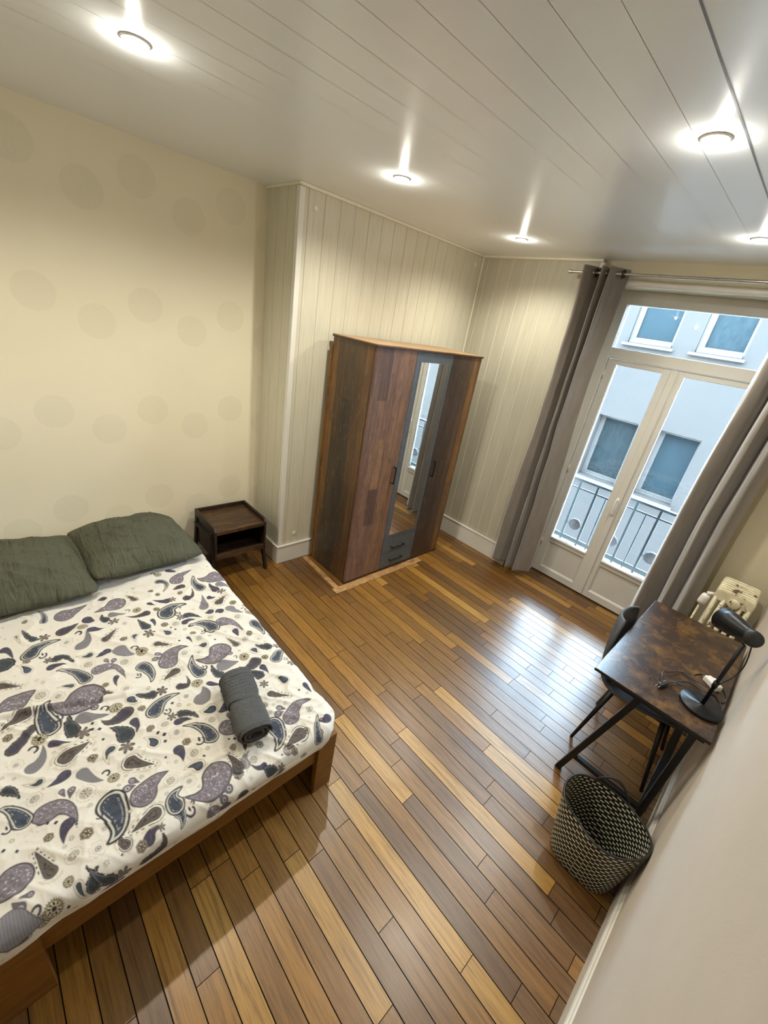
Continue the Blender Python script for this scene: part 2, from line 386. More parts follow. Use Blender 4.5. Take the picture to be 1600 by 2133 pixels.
def link(o, parent=None):
    COL.objects.link(o)
    if parent is not None: o.parent = parent
    return o
def T(o, label=None, cat=None, group=None, kind=None):
    if label: o['label'] = label
    if cat: o['category'] = cat
    if group: o['group'] = group
    if kind: o['kind'] = kind
    return o
def world_of(o):
    v = Vector((0, 0, 0))
    while o is not None: v += o.location; o = o.parent
    return v
def obj(name, mb, mats, parent=None, origin=None, smooth_angle=35):
    """one mesh object; mesh is given in world coordinates and shifted to its parent's (or its own) origin"""
    if not isinstance(mats, (list, tuple)): mats = [mats]
    base = world_of(parent) if parent is not None else Vector((0, 0, 0))
    if origin is None:
        a = np.array(mb.v); origin = Vector(((a[:, 0].min() + a[:, 0].max()) / 2, (a[:, 1].min() + a[:, 1].max()) / 2, a[:, 2].min())) if parent is None else base
    origin = Vector(origin)
    me = bpy.data.meshes.new(name)
    me.from_pydata([(v[0] - origin.x, v[1] - origin.y, v[2] - origin.z) for v in mb.v], [], mb.f)
    for m in mats: me.materials.append(m)
    me.polygons.foreach_set('material_index', mb.m); me.polygons.foreach_set('use_smooth', mb.sm)
    me.update()
    o = bpy.data.objects.new(name, me); o.location = origin - base
    return link(o, parent)
def thing(name, loc, label=None, cat=None, group=None, kind=None):
    o = bpy.data.objects.new(name, None); o.empty_display_size = 0.1; o.location = loc
    COL.objects.link(o); return T(o, label, cat, group, kind)
def smooth(o, ang=40):
    me = o.data
    me.polygons.foreach_set('use_smooth', [True] * len(me.polygons))
    bm = bmesh.new(); bm.from_mesh(me)
    for e in bm.edges:
        if len(e.link_faces) == 2 and e.calc_face_angle(0) > math.radians(ang): e.smooth = False
    bm.to_mesh(me); bm.free(); return o
def subs(o, n=1):
    m = o.modifiers.new('sub', 'SUBSURF'); m.levels = n; m.render_levels = n; return o
def solid(o, t, off=0):
    m = o.modifiers.new('sol', 'SOLIDIFY'); m.thickness = t; m.offset = off; return o

def smooth_path(pts, n=8, closed=False):
    out = []; P_ = [Vector(p) for p in pts]; N = len(P_)
    for i in range(N - 1):
        p0 = P_[max(i - 1, 0)]; p1 = P_[i]; p2 = P_[i + 1]; p3 = P_[min(i + 2, N - 1)]
        for k in range(n):
            s = k / n; out.append(.5 * ((2 * p1) + (p2 - p0) * s + (2 * p0 - 5 * p1 + 4 * p2 - p3) * s * s + (3 * p1 - p0 - 3 * p2 + p3) * s ** 3))
    out.append(P_[-1]); return out
class VNoise:
    """numpy value noise"""
    def __init__(s, seed, n=256): s.g = np.random.RandomState(seed).rand(n, n); s.n = n
    def __call__(s, x, y):
        xi = np.floor(x).astype(int); yi = np.floor(y).astype(int); fx = x - xi; fy = y - yi
        fx = fx * fx * (3 - 2 * fx); fy = fy * fy * (3 - 2 * fy); n = s.n
        a = s.g[xi % n, yi % n]; b = s.g[(xi + 1) % n, yi % n]; c = s.g[xi % n, (yi + 1) % n]; d = s.g[(xi + 1) % n, (yi + 1) % n]
        return (a * (1 - fx) + b * fx) * (1 - fy) + (c * (1 - fx) + d * fx) * fy

# ------------------------------------------------------------------ SHELL
S = 'structure'
# floor planks: each plank is one face of the single floor mesh, colour carried per plank
def build_floor():
    rnd = random.Random(11); me = bpy.data.meshes.new('floor'); vs = []; fs = []; cols = []; ids = []; mi = []
    PW = 0.0828; y_first = 0.295 - 21 * PW
    tones = [(0.275, 0.132, 0.023), (0.20, 0.094, 0.018), (0.16, 0.076, 0.019), (0.13, 0.064, 0.021), (0.18, 0.085, 0.018), (0.23, 0.110, 0.019)]
    light = (0.40, 0.215, 0.045)
    known = {}   # row -> list of joints with tones, measured from the photo
    def row(y): return int(math.floor((y - y_first) / PW + 1e-6))
    known[row(1.20)] = [(-0.1, 1), (0.9, 3), (1.72, 2), (2.02, 'L'), (2.60, 3), (3.10, 2)]
    known[row(0.91)] = [(-0.1, 2), (1.1, 0), (2.31, 'L'), (3.16, 'L'), (3.45, 4)]
    known[row(0.58)] = [(-0.1, 2), (1.5, 0), (2.45, 'L'), (3.05, 1)]
    known[row(0.40)] = [(-0.1, 3), (1.7, 0), (2.4, 0), (3.0, 3)]
    r = 0; y = y_first
    while y < 3.98:
        y1 = y + PW
        if r in known:
            js = known[r] + [(3.6, 0)]
        else:
            x = -0.1 - rnd.random() * 0.7; js = [(x, rnd.randrange(6))]
            while x < 3.5:
                x += rnd.choice((0.42, 0.6, 0.75, 0.9, 1.1)) * (0.9 + 0.2 * rnd.random()); k = rnd.randrange(6)
                if rnd.random() < 0.07: k = 'L'
                js.append((x, k))
        for (a, k), (b, _) in zip(js[:-1], js[1:]):
            a = max(a, -0.02); b = min(b, 3.5)
            if b <= a: continue
            g = 0.0019; gx = 0.0012
            c = light if k == 'L' else tones[k]; f = 0.9 + 0.22 * rnd.random(); n = len(vs)
            vs += [(a + gx, y + g, 0), (b - gx, y + g, 0), (b - gx, y1 - g, 0), (a + gx, y1 - g, 0)]
            fs.append((n, n + 1, n + 2, n + 3)); mi.append(0)
            cols += [(c[0] * f, c[1] * f, c[2] * f, 1)] * 4; ids += [rnd.random()] * 4
            # edges of the plank going down into the gap
            m_ = len(vs)
            vs += [(a + gx, y + g, -0.012), (b - gx, y + g, -0.012), (b - gx, y1 - g, -0.012), (a + gx, y1 - g, -0.012)]
            for q in range(4):
                w_ = (q + 1) % 4; fs.append((n + q, m_ + q, m_ + w_, n + w_)); mi.append(1); cols += [(0.02, 0.01, 0.006, 1)] * 4; ids += [0] * 4
        y = y1; r += 1
    n = len(vs); vs += [(-0.05, Y0 - 0.1, -0.009), (3.52, Y0 - 0.1, -0.009), (3.52, 4.02, -0.009), (-0.05, 4.02, -0.009)]
    fs.append((n, n + 1, n + 2, n + 3)); mi.append(1); cols += [(0.02, 0.01, 0.006, 1)] * 4; ids += [0] * 4
    me.from_pydata(vs, [], fs); me.materials.append(M['floor']); me.materials.append(M['gap'])
    me.polygons.foreach_set('material_index', mi)
    a = me.color_attributes.new('plank', 'FLOAT_COLOR', 'CORNER'); a.data.foreach_set('color', [v for c in cols for v in c])
    b = me.attributes.new('plank_id', 'FLOAT', 'CORNER'); b.data.foreach_set('value', ids)
    o = bpy.data.objects.new('floor', me); COL.objects.link(o); T(o, kind=S); return o
build_floor()
b = MB(); b.box((-0.15, Y0 - 0.15, -0.16), (XR + 0.15, 4.05, -0.0125)); T(obj('floor_slab', b, M['gap']), kind=S).name = 'trim_9'

# ceiling: white plastic boards running towards the window, narrow seams
def build_ceiling():
    b = MB(); xs = [-0.02]; x = 0.30
    while x < XR: xs.append(x); x += 0.2
    for e in (2.307, 2.436, 2.567, 2.703): pass
    edges = [-0.1] + [2.703 - 0.133 * k for k in range(20, 0, -1)] + [2.703] + [2.703 + 0.4, XR + 0.1]
    edges = sorted(set(round(e, 4) for e in edges if e <= XR + 0.1))
    g = 0.0007; dep = 0.004
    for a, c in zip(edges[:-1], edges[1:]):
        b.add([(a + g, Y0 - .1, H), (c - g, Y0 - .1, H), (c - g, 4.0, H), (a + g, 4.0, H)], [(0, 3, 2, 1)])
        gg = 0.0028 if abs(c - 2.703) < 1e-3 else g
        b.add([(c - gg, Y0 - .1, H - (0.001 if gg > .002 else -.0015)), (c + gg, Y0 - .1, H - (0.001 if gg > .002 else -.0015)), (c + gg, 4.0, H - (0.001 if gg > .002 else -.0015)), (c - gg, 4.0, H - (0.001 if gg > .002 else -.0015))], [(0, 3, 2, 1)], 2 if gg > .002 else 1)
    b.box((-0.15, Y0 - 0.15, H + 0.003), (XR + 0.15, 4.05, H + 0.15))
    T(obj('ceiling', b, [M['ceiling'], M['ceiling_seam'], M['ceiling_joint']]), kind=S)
build_ceiling()
b = MB(); b.box((-0.15, Y0 - .15, -.1), (0, 3.95, H + .1)); T(obj('wall_left', b, M['wallpaper'], origin=(0, 0, 0)), kind=S)
b = MB(); b.box((XR, Y0 - .15, -.1), (XR + .15, 4.05, H + .1)); T(obj('wall_right', b, M['wall_right']), kind=S)
b = MB(); b.box((-0.15, Y0 - .15, -.1), (XR + .15, Y0, H + .1)); T(obj('wall_back', b, M['wall_right']), kind=S)

# panelled walls: flat boards with a fine groove every 13 cm
def panels(b, fixed, axis, u0, u1, joints, z0, z1, sign, seam=1):
    """boards on a plane: axis 'x' -> plane x=fixed running in y; axis 'y' -> plane y=fixed running in x"""
    ed = [u0] + [j for j in joints if u0 + .01 < j < u1 - .01] + [u1]; g = 0.0022; d = 0.004
    def P(u, off, z): return (fixed + sign * off, u, z) if axis == 'x' else (u, fixed + sign * off, z)
    for i, (a, c) in enumerate(zip(ed[:-1], ed[1:])):
        aa = a + (g if i else 0); cc = c - (g if i < len(ed) - 2 else 0)
        b.add([P(aa, 0, z0), P(cc, 0, z0), P(cc, 0, z1), P(aa, 0, z1)], [(0, 1, 2, 3)], 0)
        if i < len(ed) - 2:
            b.add([P(cc, 0, z0), P(c, -d, z0), P(c, -d, z1), P(cc, 0, z1)], [(0, 1, 2, 3)], seam)
            b.add([P(c, -d, z0), P(c + g, 0, z0), P(c + g, 0, z1), P(c, -d, z1)], [(0, 1, 2, 3)], seam)
b = MB(); b.box((-.1, YB + .006, -.1), (XB - .006, 3.95, H + .05))
panels(b, XB, 'x', YB, YW, [1.735 + .1295 * k for k in range(16)], 0, H, 1, 1)
panels(b, YB, 'y', 0, XB, [.14, .27, .373], 0, H, -1, 1)
T(obj('wall_breast', b, [M['panel'], M['panel_seam'], M['panel_edge']]), kind=S).name = 'wall_chimney'
b = MB(); XP = 1.565
b.box((XB, YW + .006, -.1), (XP, 4.05, H + .05)); panels(b, YW, 'y', XB, XP, [.488 + .1325 * k for k in range(9)], 0, H, -1, 1)
b.box((XP, YW + .045, -.1), (1.66, 4.05, H + .05), mi=2)
b.box((2.92, YW + .045, -.1), (XR, 4.05, H + .05), mi=2)
b.box((1.66, YW + .045, 2.665), (2.92, 4.05, H + .05), mi=2)
T(obj('wall_window', b, [M['panel_dark'], M['panel_edge'], M['wall_window']]), kind=S)
# skirting boards
def skirting(name, pts, h, t, mat=M['paint'], lip=True):
    b = MB()
    for (lo, hi) in pts:
        b.box(lo, hi, 0.004)
    T(obj(name, b, mat), kind=S)
hb = 0.165
skirting('baseboard_chimney', [((XB, YB - .018, 0), (XB + .018, YW, hb)), ((0, YB - .018, 0), (XB + .0, YB, hb)), ((XB, YB - .022, hb), (XB + .024, YW, hb + .014)), ((0.012, YB - .024, hb), (XB + .0, YB, hb + .014))], hb, .018)
skirting('baseboard_window', [((XB + .018, YW - .018, 0), (XP, YW, hb + .02)), ((XB + .018, YW - .024, hb + .02), (XP, YW, hb + .034)), ((2.93, YW + .027, 0), (XR - .02, YW + .045, .12))], hb, .018)
skirting('baseboard_left', [((0, Y0, 0), (.014, YB - .02, .10))], hb, .014)
b = MB()
prof = [(0, 0), (0, .085), (.003, .100), (.008, .108), (.014, .112), (.016, .128), (.016, .130)]
prof = [(XR - .016, 0), (XR - .016, .105), (XR - .0155, .116), (XR - .012, .124), (XR - .008, .128), (XR - .005, .138), (XR, .142), (XR, 0)]
n = len(prof); vs = [(x, Y0, z) for x, z in prof] + [(x, YW + .045, z) for x, z in prof]
b.add(vs, [(i, (i + 1) % n, n + (i + 1) % n, n + i) for i in range(n)])
T(obj('baseboard_right', b, M['paint']), kind=S)
# cover strips
b = MB(); b.box((XB - .006, YB - .006, hb + .014), (XB + .006, YB + .034, H - .022), .003); b.box((XB - .034, YB - .006, hb + .014), (XB, YB + .002, H - .022), .003)
T(obj('trim_1', b, M['paint']), kind=S)
b = MB(); b.box((XB, YB, H - .020), (XB + .016, YW, H), .004); b.box((0, YB - .012, H - .016), (XB + .012, YB + .002, H), .004)
b.box((XB, YW - .016, H - .020), (XP, YW, H), .004); b.box((XP - .02, YW - .012, hb), (XP + .012, YW + .046, H - .02), .004)
b.box((XB, YW - .018, hb + .034), (XB + .018, YW, H - .02), .005)
T(obj('trim_2', b, M['panel_edge']), kind=S)
# lintel board over the door opening
b = MB(); b.box((1.60, YW + .012, 2.662), (2.98, YW + .05, 2.704), .012, seg=3); T(obj('trim_3', b, M['paint']), kind=S)

# hearth strips left in the floor around the wardrobe
b = MB()
m = Matrix.Translation((0.45, 1.915, 0)) @ Matrix.Rotation(math.radians(-3.0), 4, 'Z'); b.box((0, 0, 0), (.60, .048, .006), .002, mat=m)
T(obj('trim_4', b, M['hearth_wood']), kind=S)
b = MB(); b.box((0.998, 1.86, 0), (1.068, 2.94, .007), .002); T(obj('trim_5', b, M['hearth_wood']), kind=S)

# ------------------------------------------------------------------ FRENCH DOOR
def build_door():
    d = thing('door_1', (2.30, YD, 0), kind=S)
    b = MB(); y0, y1 = YD, YD + .06
    b.box((1.66, y0 - .02, 0), (1.765, y1, 2.665), .004); b.box((2.835, y0 - .02, 0), (2.92, y1, 2.665), .004)
    b.box((1.76, y0 - .018, 2.565), (2.84, y1, 2.665), .004); b.box((1.76, y0 - .012, 2.150), (2.84, y1, 2.238), .006)
    obj('door_frame', b, M['door_paint'], d)
    g = MB(); g.box((1.765, YD + .03, 2.236), (2.835, YD + .04, 2.567)); obj('transom_glass', g, M['glass'], d)
    g0 = MB(); g0.box((1.768, YD + .006, .0), (2.833, YD + .05, .012)); obj('under_door_shade', g0, M['gap'], d)  # dark strip painted in for the shade under the door leaves
    for (xa, xb, ga, gb, lab) in ((1.768, 2.300, 1.842, 2.204, 0), (2.304, 2.833, 2.358, 2.760, 1)):
        b = MB()
        b.box((xa, YD, .014), (ga, YD + .045, 2.148), .004); b.box((gb, YD, .014), (xb, YD + .045, 2.148), .004)
        b.box((ga - .002, YD, 2.108), (gb + .002, YD + .045, 2.148), .004); b.box((ga - .002, YD, .014), (gb + .002, YD + .045, .083), .004)
        b.box((ga - .002, YD, .375), (gb + .002, YD + .045, .436), .004)
        b.box((ga - .002, YD - .012, .418), (gb + .002, YD + .01, .436), .004)
        lf = obj('door_leaf', b, M['door_paint'], d)
        p = MB(); p.box((ga - .004, YD + .014, .08), (gb + .004, YD + .034, .378)); 
        # sloping moulding round the sunk panel
        pa, pb, z0, z1 = ga, gb, .083, .375
        o_ = [(pa, z0), (pb, z0), (pb, z1), (pa, z1)]; i_ = [(pa + .016, z0 + .016), (pb - .016, z0 + .016), (pb - .016, z1 - .016), (pa + .016, z1 - .016)]
        vs = [(x, YD + .002, z) for x, z in o_] + [(x, YD + .0138, z) for x, z in i_]
        p.add(vs, [(k, (k + 1) % 4, 4 + (k + 1) % 4, 4 + k) for k in range(4)])
        obj('door_panel', p, M['door_paint'], lf)
        g = MB(); g.box((ga - .002, YD + .018, .430), (gb + .002, YD + .026, 2.112)); obj('glass_pane', g, M['glass'], lf)
    b = MB(); b.box((2.262, YD - .012, .02), (2.315, YD + .001, 2.145), .004); obj('cover_strip', b, M['door_paint'], d)
    h = MB(); h.box((2.270, YD - .020, .88), (2.298, YD - .011, 1.05), .006)
    h.tube([(2.284, YD - .014, 1.03), (2.284, YD - .05, 1.03)], .008, 10)
    h.tube([(2.284, YD - .05, 1.036), (2.284, YD - .052, 1.0), (2.283, YD - .05, .95), (2.282, YD - .044, .905)], .009, 10)
    hh = obj('door_handle', h, M['white_plastic'], d); smooth(hh)
    for z in (2.02, 1.15, .35):
        h = MB(); h.tube([(1.772, YD - .008, z - .035), (1.772, YD - .008, z + .035)], .007, 10); obj('hinge', h, M['door_paint'], d)
build_door()

# ------------------------------------------------------------------ OUTSIDE
F = 1.4347; FY = 11.5
def fx(x): return CAM[0] + (x - CAM[0]) * F
def fz(z): return CAM[2] + (z - CAM[2]) * F
b = MB()
wins = [('upper left', .502, 1.15, 2.44, 3.55, 'far_glass_blind'), ('upper right', 1.463, 2.085, 2.44, 3.55, 'far_glass_net'), ('lower left', .482, 1.16, .10, 1.225, 'far_glass_dark'), ('lower right', 1.485, 2.09, .10, 1.235, 'far_glass_blind')]
FT = 4.2
xs = sorted({-6.0, 10.0, *[fx(w_[1]) for w_ in wins], *[fx(w_[2]) for w_ in wins]})
# wall pieces around the window holes (three columns of wall, bands between floors)
def wallbox(x0, x1, z0, z1): b.box((x0, FY, z0), (x1, FY + .4, z1))
cols_ = [(-6.0, fx(.49)), (fx(1.155), fx(1.474)), (fx(2.087), 10.0)]
for c in cols_: wallbox(c[0], c[1], -4.5, FT)
for (x0, x1) in ((fx(.49), fx(1.155)), (fx(1.474), fx(2.087))):
    wallbox(x0, x1, -4.5, fz(.10)); wallbox(x0, x1, fz(1.23), fz(2.44)); wallbox(x0, x1, fz(3.3), FT)
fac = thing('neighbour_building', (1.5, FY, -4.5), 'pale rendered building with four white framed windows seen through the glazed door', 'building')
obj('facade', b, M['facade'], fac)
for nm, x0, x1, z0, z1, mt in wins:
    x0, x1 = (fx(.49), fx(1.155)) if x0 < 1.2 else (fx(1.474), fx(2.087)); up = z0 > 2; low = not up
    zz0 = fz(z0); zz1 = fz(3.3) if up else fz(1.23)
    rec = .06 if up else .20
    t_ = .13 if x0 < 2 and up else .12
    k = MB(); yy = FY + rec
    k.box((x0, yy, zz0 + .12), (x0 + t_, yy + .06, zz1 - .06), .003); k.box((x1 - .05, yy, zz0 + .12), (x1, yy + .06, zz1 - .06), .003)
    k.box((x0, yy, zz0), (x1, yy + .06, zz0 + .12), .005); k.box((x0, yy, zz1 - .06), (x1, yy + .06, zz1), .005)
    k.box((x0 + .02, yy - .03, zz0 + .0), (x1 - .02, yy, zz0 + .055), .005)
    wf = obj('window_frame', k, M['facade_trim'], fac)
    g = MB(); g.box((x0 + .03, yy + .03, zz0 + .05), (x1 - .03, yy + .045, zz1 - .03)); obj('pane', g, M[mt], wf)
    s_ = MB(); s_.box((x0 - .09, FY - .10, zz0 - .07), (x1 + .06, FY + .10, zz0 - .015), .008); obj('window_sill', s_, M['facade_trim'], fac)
    for xx in (x0 + .12, x0 + .22, x1 - .22, x1 - .12):
        s_ = MB(); s_.box((xx, yy - .036, zz0 + .022), (xx + .022, yy - .029, zz0 + .032)); obj('drain_slot', s_, M['drain'], wf)
b = MB(); b.box((-8, 3.8, H + .15), (12, 4.05, 4.5)); b.box((-8, 3.8, -4.5), (-.15, 4.05, H + .15)); b.box((XR + .15, 3.8, -4.5), (12, 4.05, H + .15)); b.box((-.15, 3.8, -4.5), (XR + .15, 4.05, -.16))
T(obj('wall_sky_blocker', b, M['facade']), kind=S)  # unseen outer wall added to block part of the sky from the facade
b = MB(); b.box((-8, 4.05, -3.1), (12, 14, -2.9)); T(obj('bounce_ground', b, M['ground_bounce']), kind=S).name = 'trim_8'  # unseen pale ground, raised to bounce skylight up to the ceiling
# outer slab widened unseen to bounce sky light to the ceiling; balcony railing
b = MB(); b.box((.9, 4.05, -.25), (3.15, 5.15, -.03), .01); T(obj('trim_6', b, M['bounce_ledge']), kind=S)
rail = thing('balcony_railing', (2.3, 4.15, 0), 'blue grey metal balcony railing with cast discs outside the glazed door', 'railing')
b = MB(); b.box((1.5, 4.13, 1.02), (3.1, 4.17, 1.045), .004); b.box((1.5, 4.143, .937), (3.1, 4.157, .953), .002); b.box((1.5, 4.14, .395), (3.1, 4.16, .437), .003); b.box((1.5, 4.14, .03), (3.1, 4.16, .05), .003)
obj('rail_bar', b, M['rail_grey'], rail)
for x in (1.680, 1.865, 2.035, 2.225, 2.397, 2.595, 2.765, 2.955):
    b = MB(); b.box((x - .011, 4.142, -.02), (x + .011, 4.158, 1.03), .002); obj('upright', b, M['rail_grey'], rail)
for x in (1.775, 2.135, 2.497, 2.86):
    b = MB(); b.box((x - .006, 4.144, .03), (x + .006, 4.156, .945), .002); obj('baluster', b, M['rail_grey'], rail)
for x in (1.950, 2.313, 2.680):
    b = MB(); m = Matrix.Translation((x, 4.15, .577)) @ Matrix.Rotation(PI / 2, 4, 'X')
    b.lathe([(.001, -.014), (.03, -.014), (.036, -.008), (.052, -.012), (.064, -.006), (.064, .006), (.052, .012), (.036, .008), (.03, .014), (.001, .014)], 10, mat=m)
    dd = obj('disc', b, M['stone_disc'], rail)
    for x_ in (x - .085, x + .055):
        b = MB(); b.box((x_, 4.145, .572), (x_ + .03, 4.155, .582)); obj('disc_lug', b, M['rail_grey'], dd)

# ------------------------------------------------------------------ CEILING SPOTS
def spot_proto(loc, label):
    t = thing('recessed_spotlight', loc, label, 'ceiling light', 'recessed ceiling spotlights')
    b = MB(); b.lathe([(.031, -.001), (.033, -.004), (.043, -.004), (.045, -.0005), (.045, 0), (.031, 0)], 32)
    b.v = [(v[0] + loc[0], v[1] + loc[1], v[2] + loc[2]) for v in b.v]; obj('trim_ring', b, M['paint'], t)
    b = MB(); b.lathe([(.0305, -.0005), (.0305, -.0035), (.001, -.0045)], 32, capt=False); b.v = [(v[0] + loc[0], v[1] + loc[1], v[2] + loc[2]) for v in b.v]
    obj('lens', b, M['lens'], t)
    l = bpy.data.lights.new('bulb_light', 'SPOT'); l.energy = SPOT_W; l.color = SPOT_COL; l.spot_size = math.radians(SPOT_ANG); l.spot_blend = SPOT_BLEND; l.shadow_soft_size = .03
    lo = bpy.data.objects.new('bulb_light', l); lo.location = (0, 0, -.03); link(lo, t)
    l = bpy.data.lights.new('lens_glow', 'POINT'); l.energy = GLOW_W; l.color = SPOT_COL; l.shadow_soft_size = .012
    lo = bpy.data.objects.new('lens_glow', l); lo.location = (0, 0, -.022); link(lo, t)
    return t
spots = [((1.20, .54), 'ceiling spotlight above the bed, nearest the left wall and upper left of the photo'),
         ((1.185, 1.81), 'middle ceiling spotlight in front of the panelled chimney wall'),
         ((1.175, 3.09), 'ceiling spotlight nearest the panelled window wall corner'),
         ((2.622, 1.81), 'large looking ceiling spotlight beside the dark ceiling seam'),
         ((2.615, 3.07), 'ceiling spotlight above the curtain rod at the right edge'),
         ((1.20, -.73), 'unseen ceiling spotlight added over the left side of the bed for more light')]  # last one is an added out-of-frame lamp lighting the bed end
pr = None
for (x, y), lab in spots:
    if pr is None: pr = spot_proto((x, y, H - .001), lab); continue
    o = pr.copy(); COL.objects.link(o); o.location = (x, y, H - .001); o['label'] = lab
    for ch in list(pr.children):
        c = ch.copy(); c.parent = o; COL.objects.link(c)

# ------------------------------------------------------------------ WARDROBE
def build_wardrobe():
    x0, xf, y0, y1, zt = .462, .986, 1.998, 3.245, 1.98
    t = thing('wardrobe', ((x0 + xf) / 2, (y0 + y1) / 2, 0), 'tall three door wardrobe of reclaimed look brown boards with a central mirror', 'wardrobe')
    for ya_ in (y0, y1 - .018):
        b = MB(); b.box((x0 + .02, ya_, .0), (xf - .020, ya_ + .018, zt - .012), .001); obj('side_panel', b, M['side_wood'], t)
    b = MB(); b.box((x0, y0 - .012, .03), (x0 + .02, y1 - .02, zt - .07)); obj('back_panel', b, M['side_wood'], t)
    b = MB(); b.box((x0 + .01, y0 - .006, zt - .012), (xf + .006, y1 + .010, zt + .006), .002); obj('top_panel', b, [M['top_wood']], t)
    b = MB(); b.box((x0 + .01, y0 - .0065, zt - .013), (xf + .0065, y1 + .0105, zt - .001)); obj('top_edge', b, M['edge_brown'], t)
    b = MB(); b.box((x0 + .04, y0 + .018, .0), (xf - .022, y1 - .018, .03)); b.box((xf - .03, y0 + .0, .0), (xf + .002, y1, .022), .001); obj('plinth', b, M['edge_brown'], t)
    b = MB(); b.box((x0 + .025, y0 + .018, .03), (xf - .022, y1 - .018, zt - .014)); obj('carcass', b, M['edge_brown'], t)
    def handle(parent, y, z0, z1, horiz=None):
        h = MB()
        if horiz is None:
            h.beam((xf + .026, y, z0), (xf + .026, y, z1), .009, .009, .001); h.beam((xf - .001, y, z0 + .005), (xf + .03, y, z0 + .005), .009, .009, .001); h.beam((xf - .001, y, z1 - .005), (xf + .03, y, z1 - .005), .009, .009, .001)
        else:
            ya, yb = horiz; z = z0
            h.beam((xf + .026, ya, z), (xf + .026, yb, z), .009, .009, .001); h.beam((xf - .001, ya + .005, z), (xf + .03, ya + .005, z), .009, .009, .001); h.beam((xf - .001, yb - .005, z), (xf + .03, yb - .005, z), .009, .009, .001)
        obj('handle', h, M['black_metal'], parent)
    b = MB(); b.box((xf - .019, y0 + .002, .022), (xf, 2.404, zt - .014), .0015); d1 = obj('door', b, M['door_wood_a'], t); handle(d1, 2.372, .905, 1.055)
    b = MB(); b.box((xf - .019, 2.408, .335), (xf, 2.843, zt - .014), .0015); d2 = obj('door', b, M['drawer_grey'], t); d2['label'] = 'grey middle door carrying the mirror'
    b = MB(); b.box((xf - .001, 2.462, .378), (xf + .003, 2.800, 1.892)); obj('mirror', b, M['mirror'], d2)
    b = MB(); b.box((xf - .019, 2.847, .022), (xf, y1 - .002, zt - .014), .0015); d3 = obj('door', b, M['door_wood_b'], t); handle(d3, 2.880, .905, 1.055)
    for za, zb, hz in ((.182, .331, .238), (.024, .178, .098)):
        b = MB(); b.box((xf - .019, 2.408, za), (xf, 2.843, zb), .0015); dr = obj('drawer', b, M['drawer_grey'], t); handle(dr, 0, hz, 0, (2.52, 2.685))
build_wardrobe()

# pipe hole covers on the panelled wall
pr = None
for (y, z), lab in (((1.792, 2.719), 'small round pipe cover high on the panelled wall near its outer corner'), ((1.822, .275), 'small round pipe cover low on the panelled wall left of the wardrobe'), ((3.59, 2.735), 'small round pipe cover at the top by the window wall corner')):
    if pr is None:
        b = MB(); m = Matrix.Translation((XB, y, z)) @ Matrix.Rotation(PI / 2, 4, 'Y')
        b.lathe([(.016, -.001), (.016, .005), (.012, .007), (.007, .004), (.001, .004)], 20, mat=m)
        pr = obj('pipe_cover', b, M['panel_edge'], origin=(XB, y, z)); T(pr, lab, 'cover cap', 'pipe covers on the panelled wall')
    else:
        o = pr.copy(); COL.objects.link(o); o.location = (XB, y, z); o['label'] = lab

# ------------------------------------------------------------------ NIGHTSTAND
def build_night():
    xa, xb, ya, yb = .058, .458, 1.088, 1.520
    t = thing('nightstand', ((xa + xb) / 2, (ya + yb) / 2, 0), 'small dark rustic wood nightstand with an open shelf, between bed and panelled wall corner', 'nightstand')
    zt = .500
    for y in (ya, yb - .016):
        b = MB(); vs = [(xa, .215), (xb, .215), (xb, zt - .03), (xb - .02, zt), (xa, zt)]
        n = len(vs); b.add([(x, y, z) for x, z in vs] + [(x, y + .016, z) for x, z in vs], [tuple(range(n))[::-1], tuple(range(n, 2 * n))] + [(i, (i + 1) % n, n + (i + 1) % n, n + i) for i in range(n)])
        obj('side_panel', b, M['night_dark_shade'], t)
    b = MB(); b.box((xa, ya + .016, .215), (xa + .014, yb - .016, zt), .001); obj('back_panel', b, M['night_dark_shade'], t)
    b = MB(); b.box((xa + .014, ya + .016, zt - .047), (xb - .004, yb - .016, zt - .032), .001); obj('top', b, M['night_wood'], t)
    b = MB(); b.box((xa + .014, ya + .016, .225), (xb - .02, yb - .016, .242), .001); obj('shelf', b, M['night_dark_shade'], t)
    b = MB(); b.box((xb - .02, ya + .016, .215), (xb - .003, yb - .016, .262), .001); obj('front_rail', b, M['night_wood'], t)
    b = MB(); b.box((xb - .016, ya + .016, zt - .062), (xb - .003, yb - .016, zt - .034), .001); obj('top_rail', b, M['night_wood'], t)
    for y, s_ in ((ya - .014, -1), (yb - .010, 1)):
        for x, dx in ((xa + .05, -.04), (xb - .06, .05)):
            b = MB(); b.beam((x, y + .012, .44 if s_ < 0 else .24), (x + dx, y + .012 + s_ * .012, .0), .036, .022, .002, up=(0, 1, 0)); obj('leg', b, M['night_leg'], t)
    b = MB(); b.beam((xa + .045, ya - .010, .40), (xb - .055, ya - .010, .40), .03, .014, .002); obj('leg_rail', b, M['night_leg'], t)
build_night()

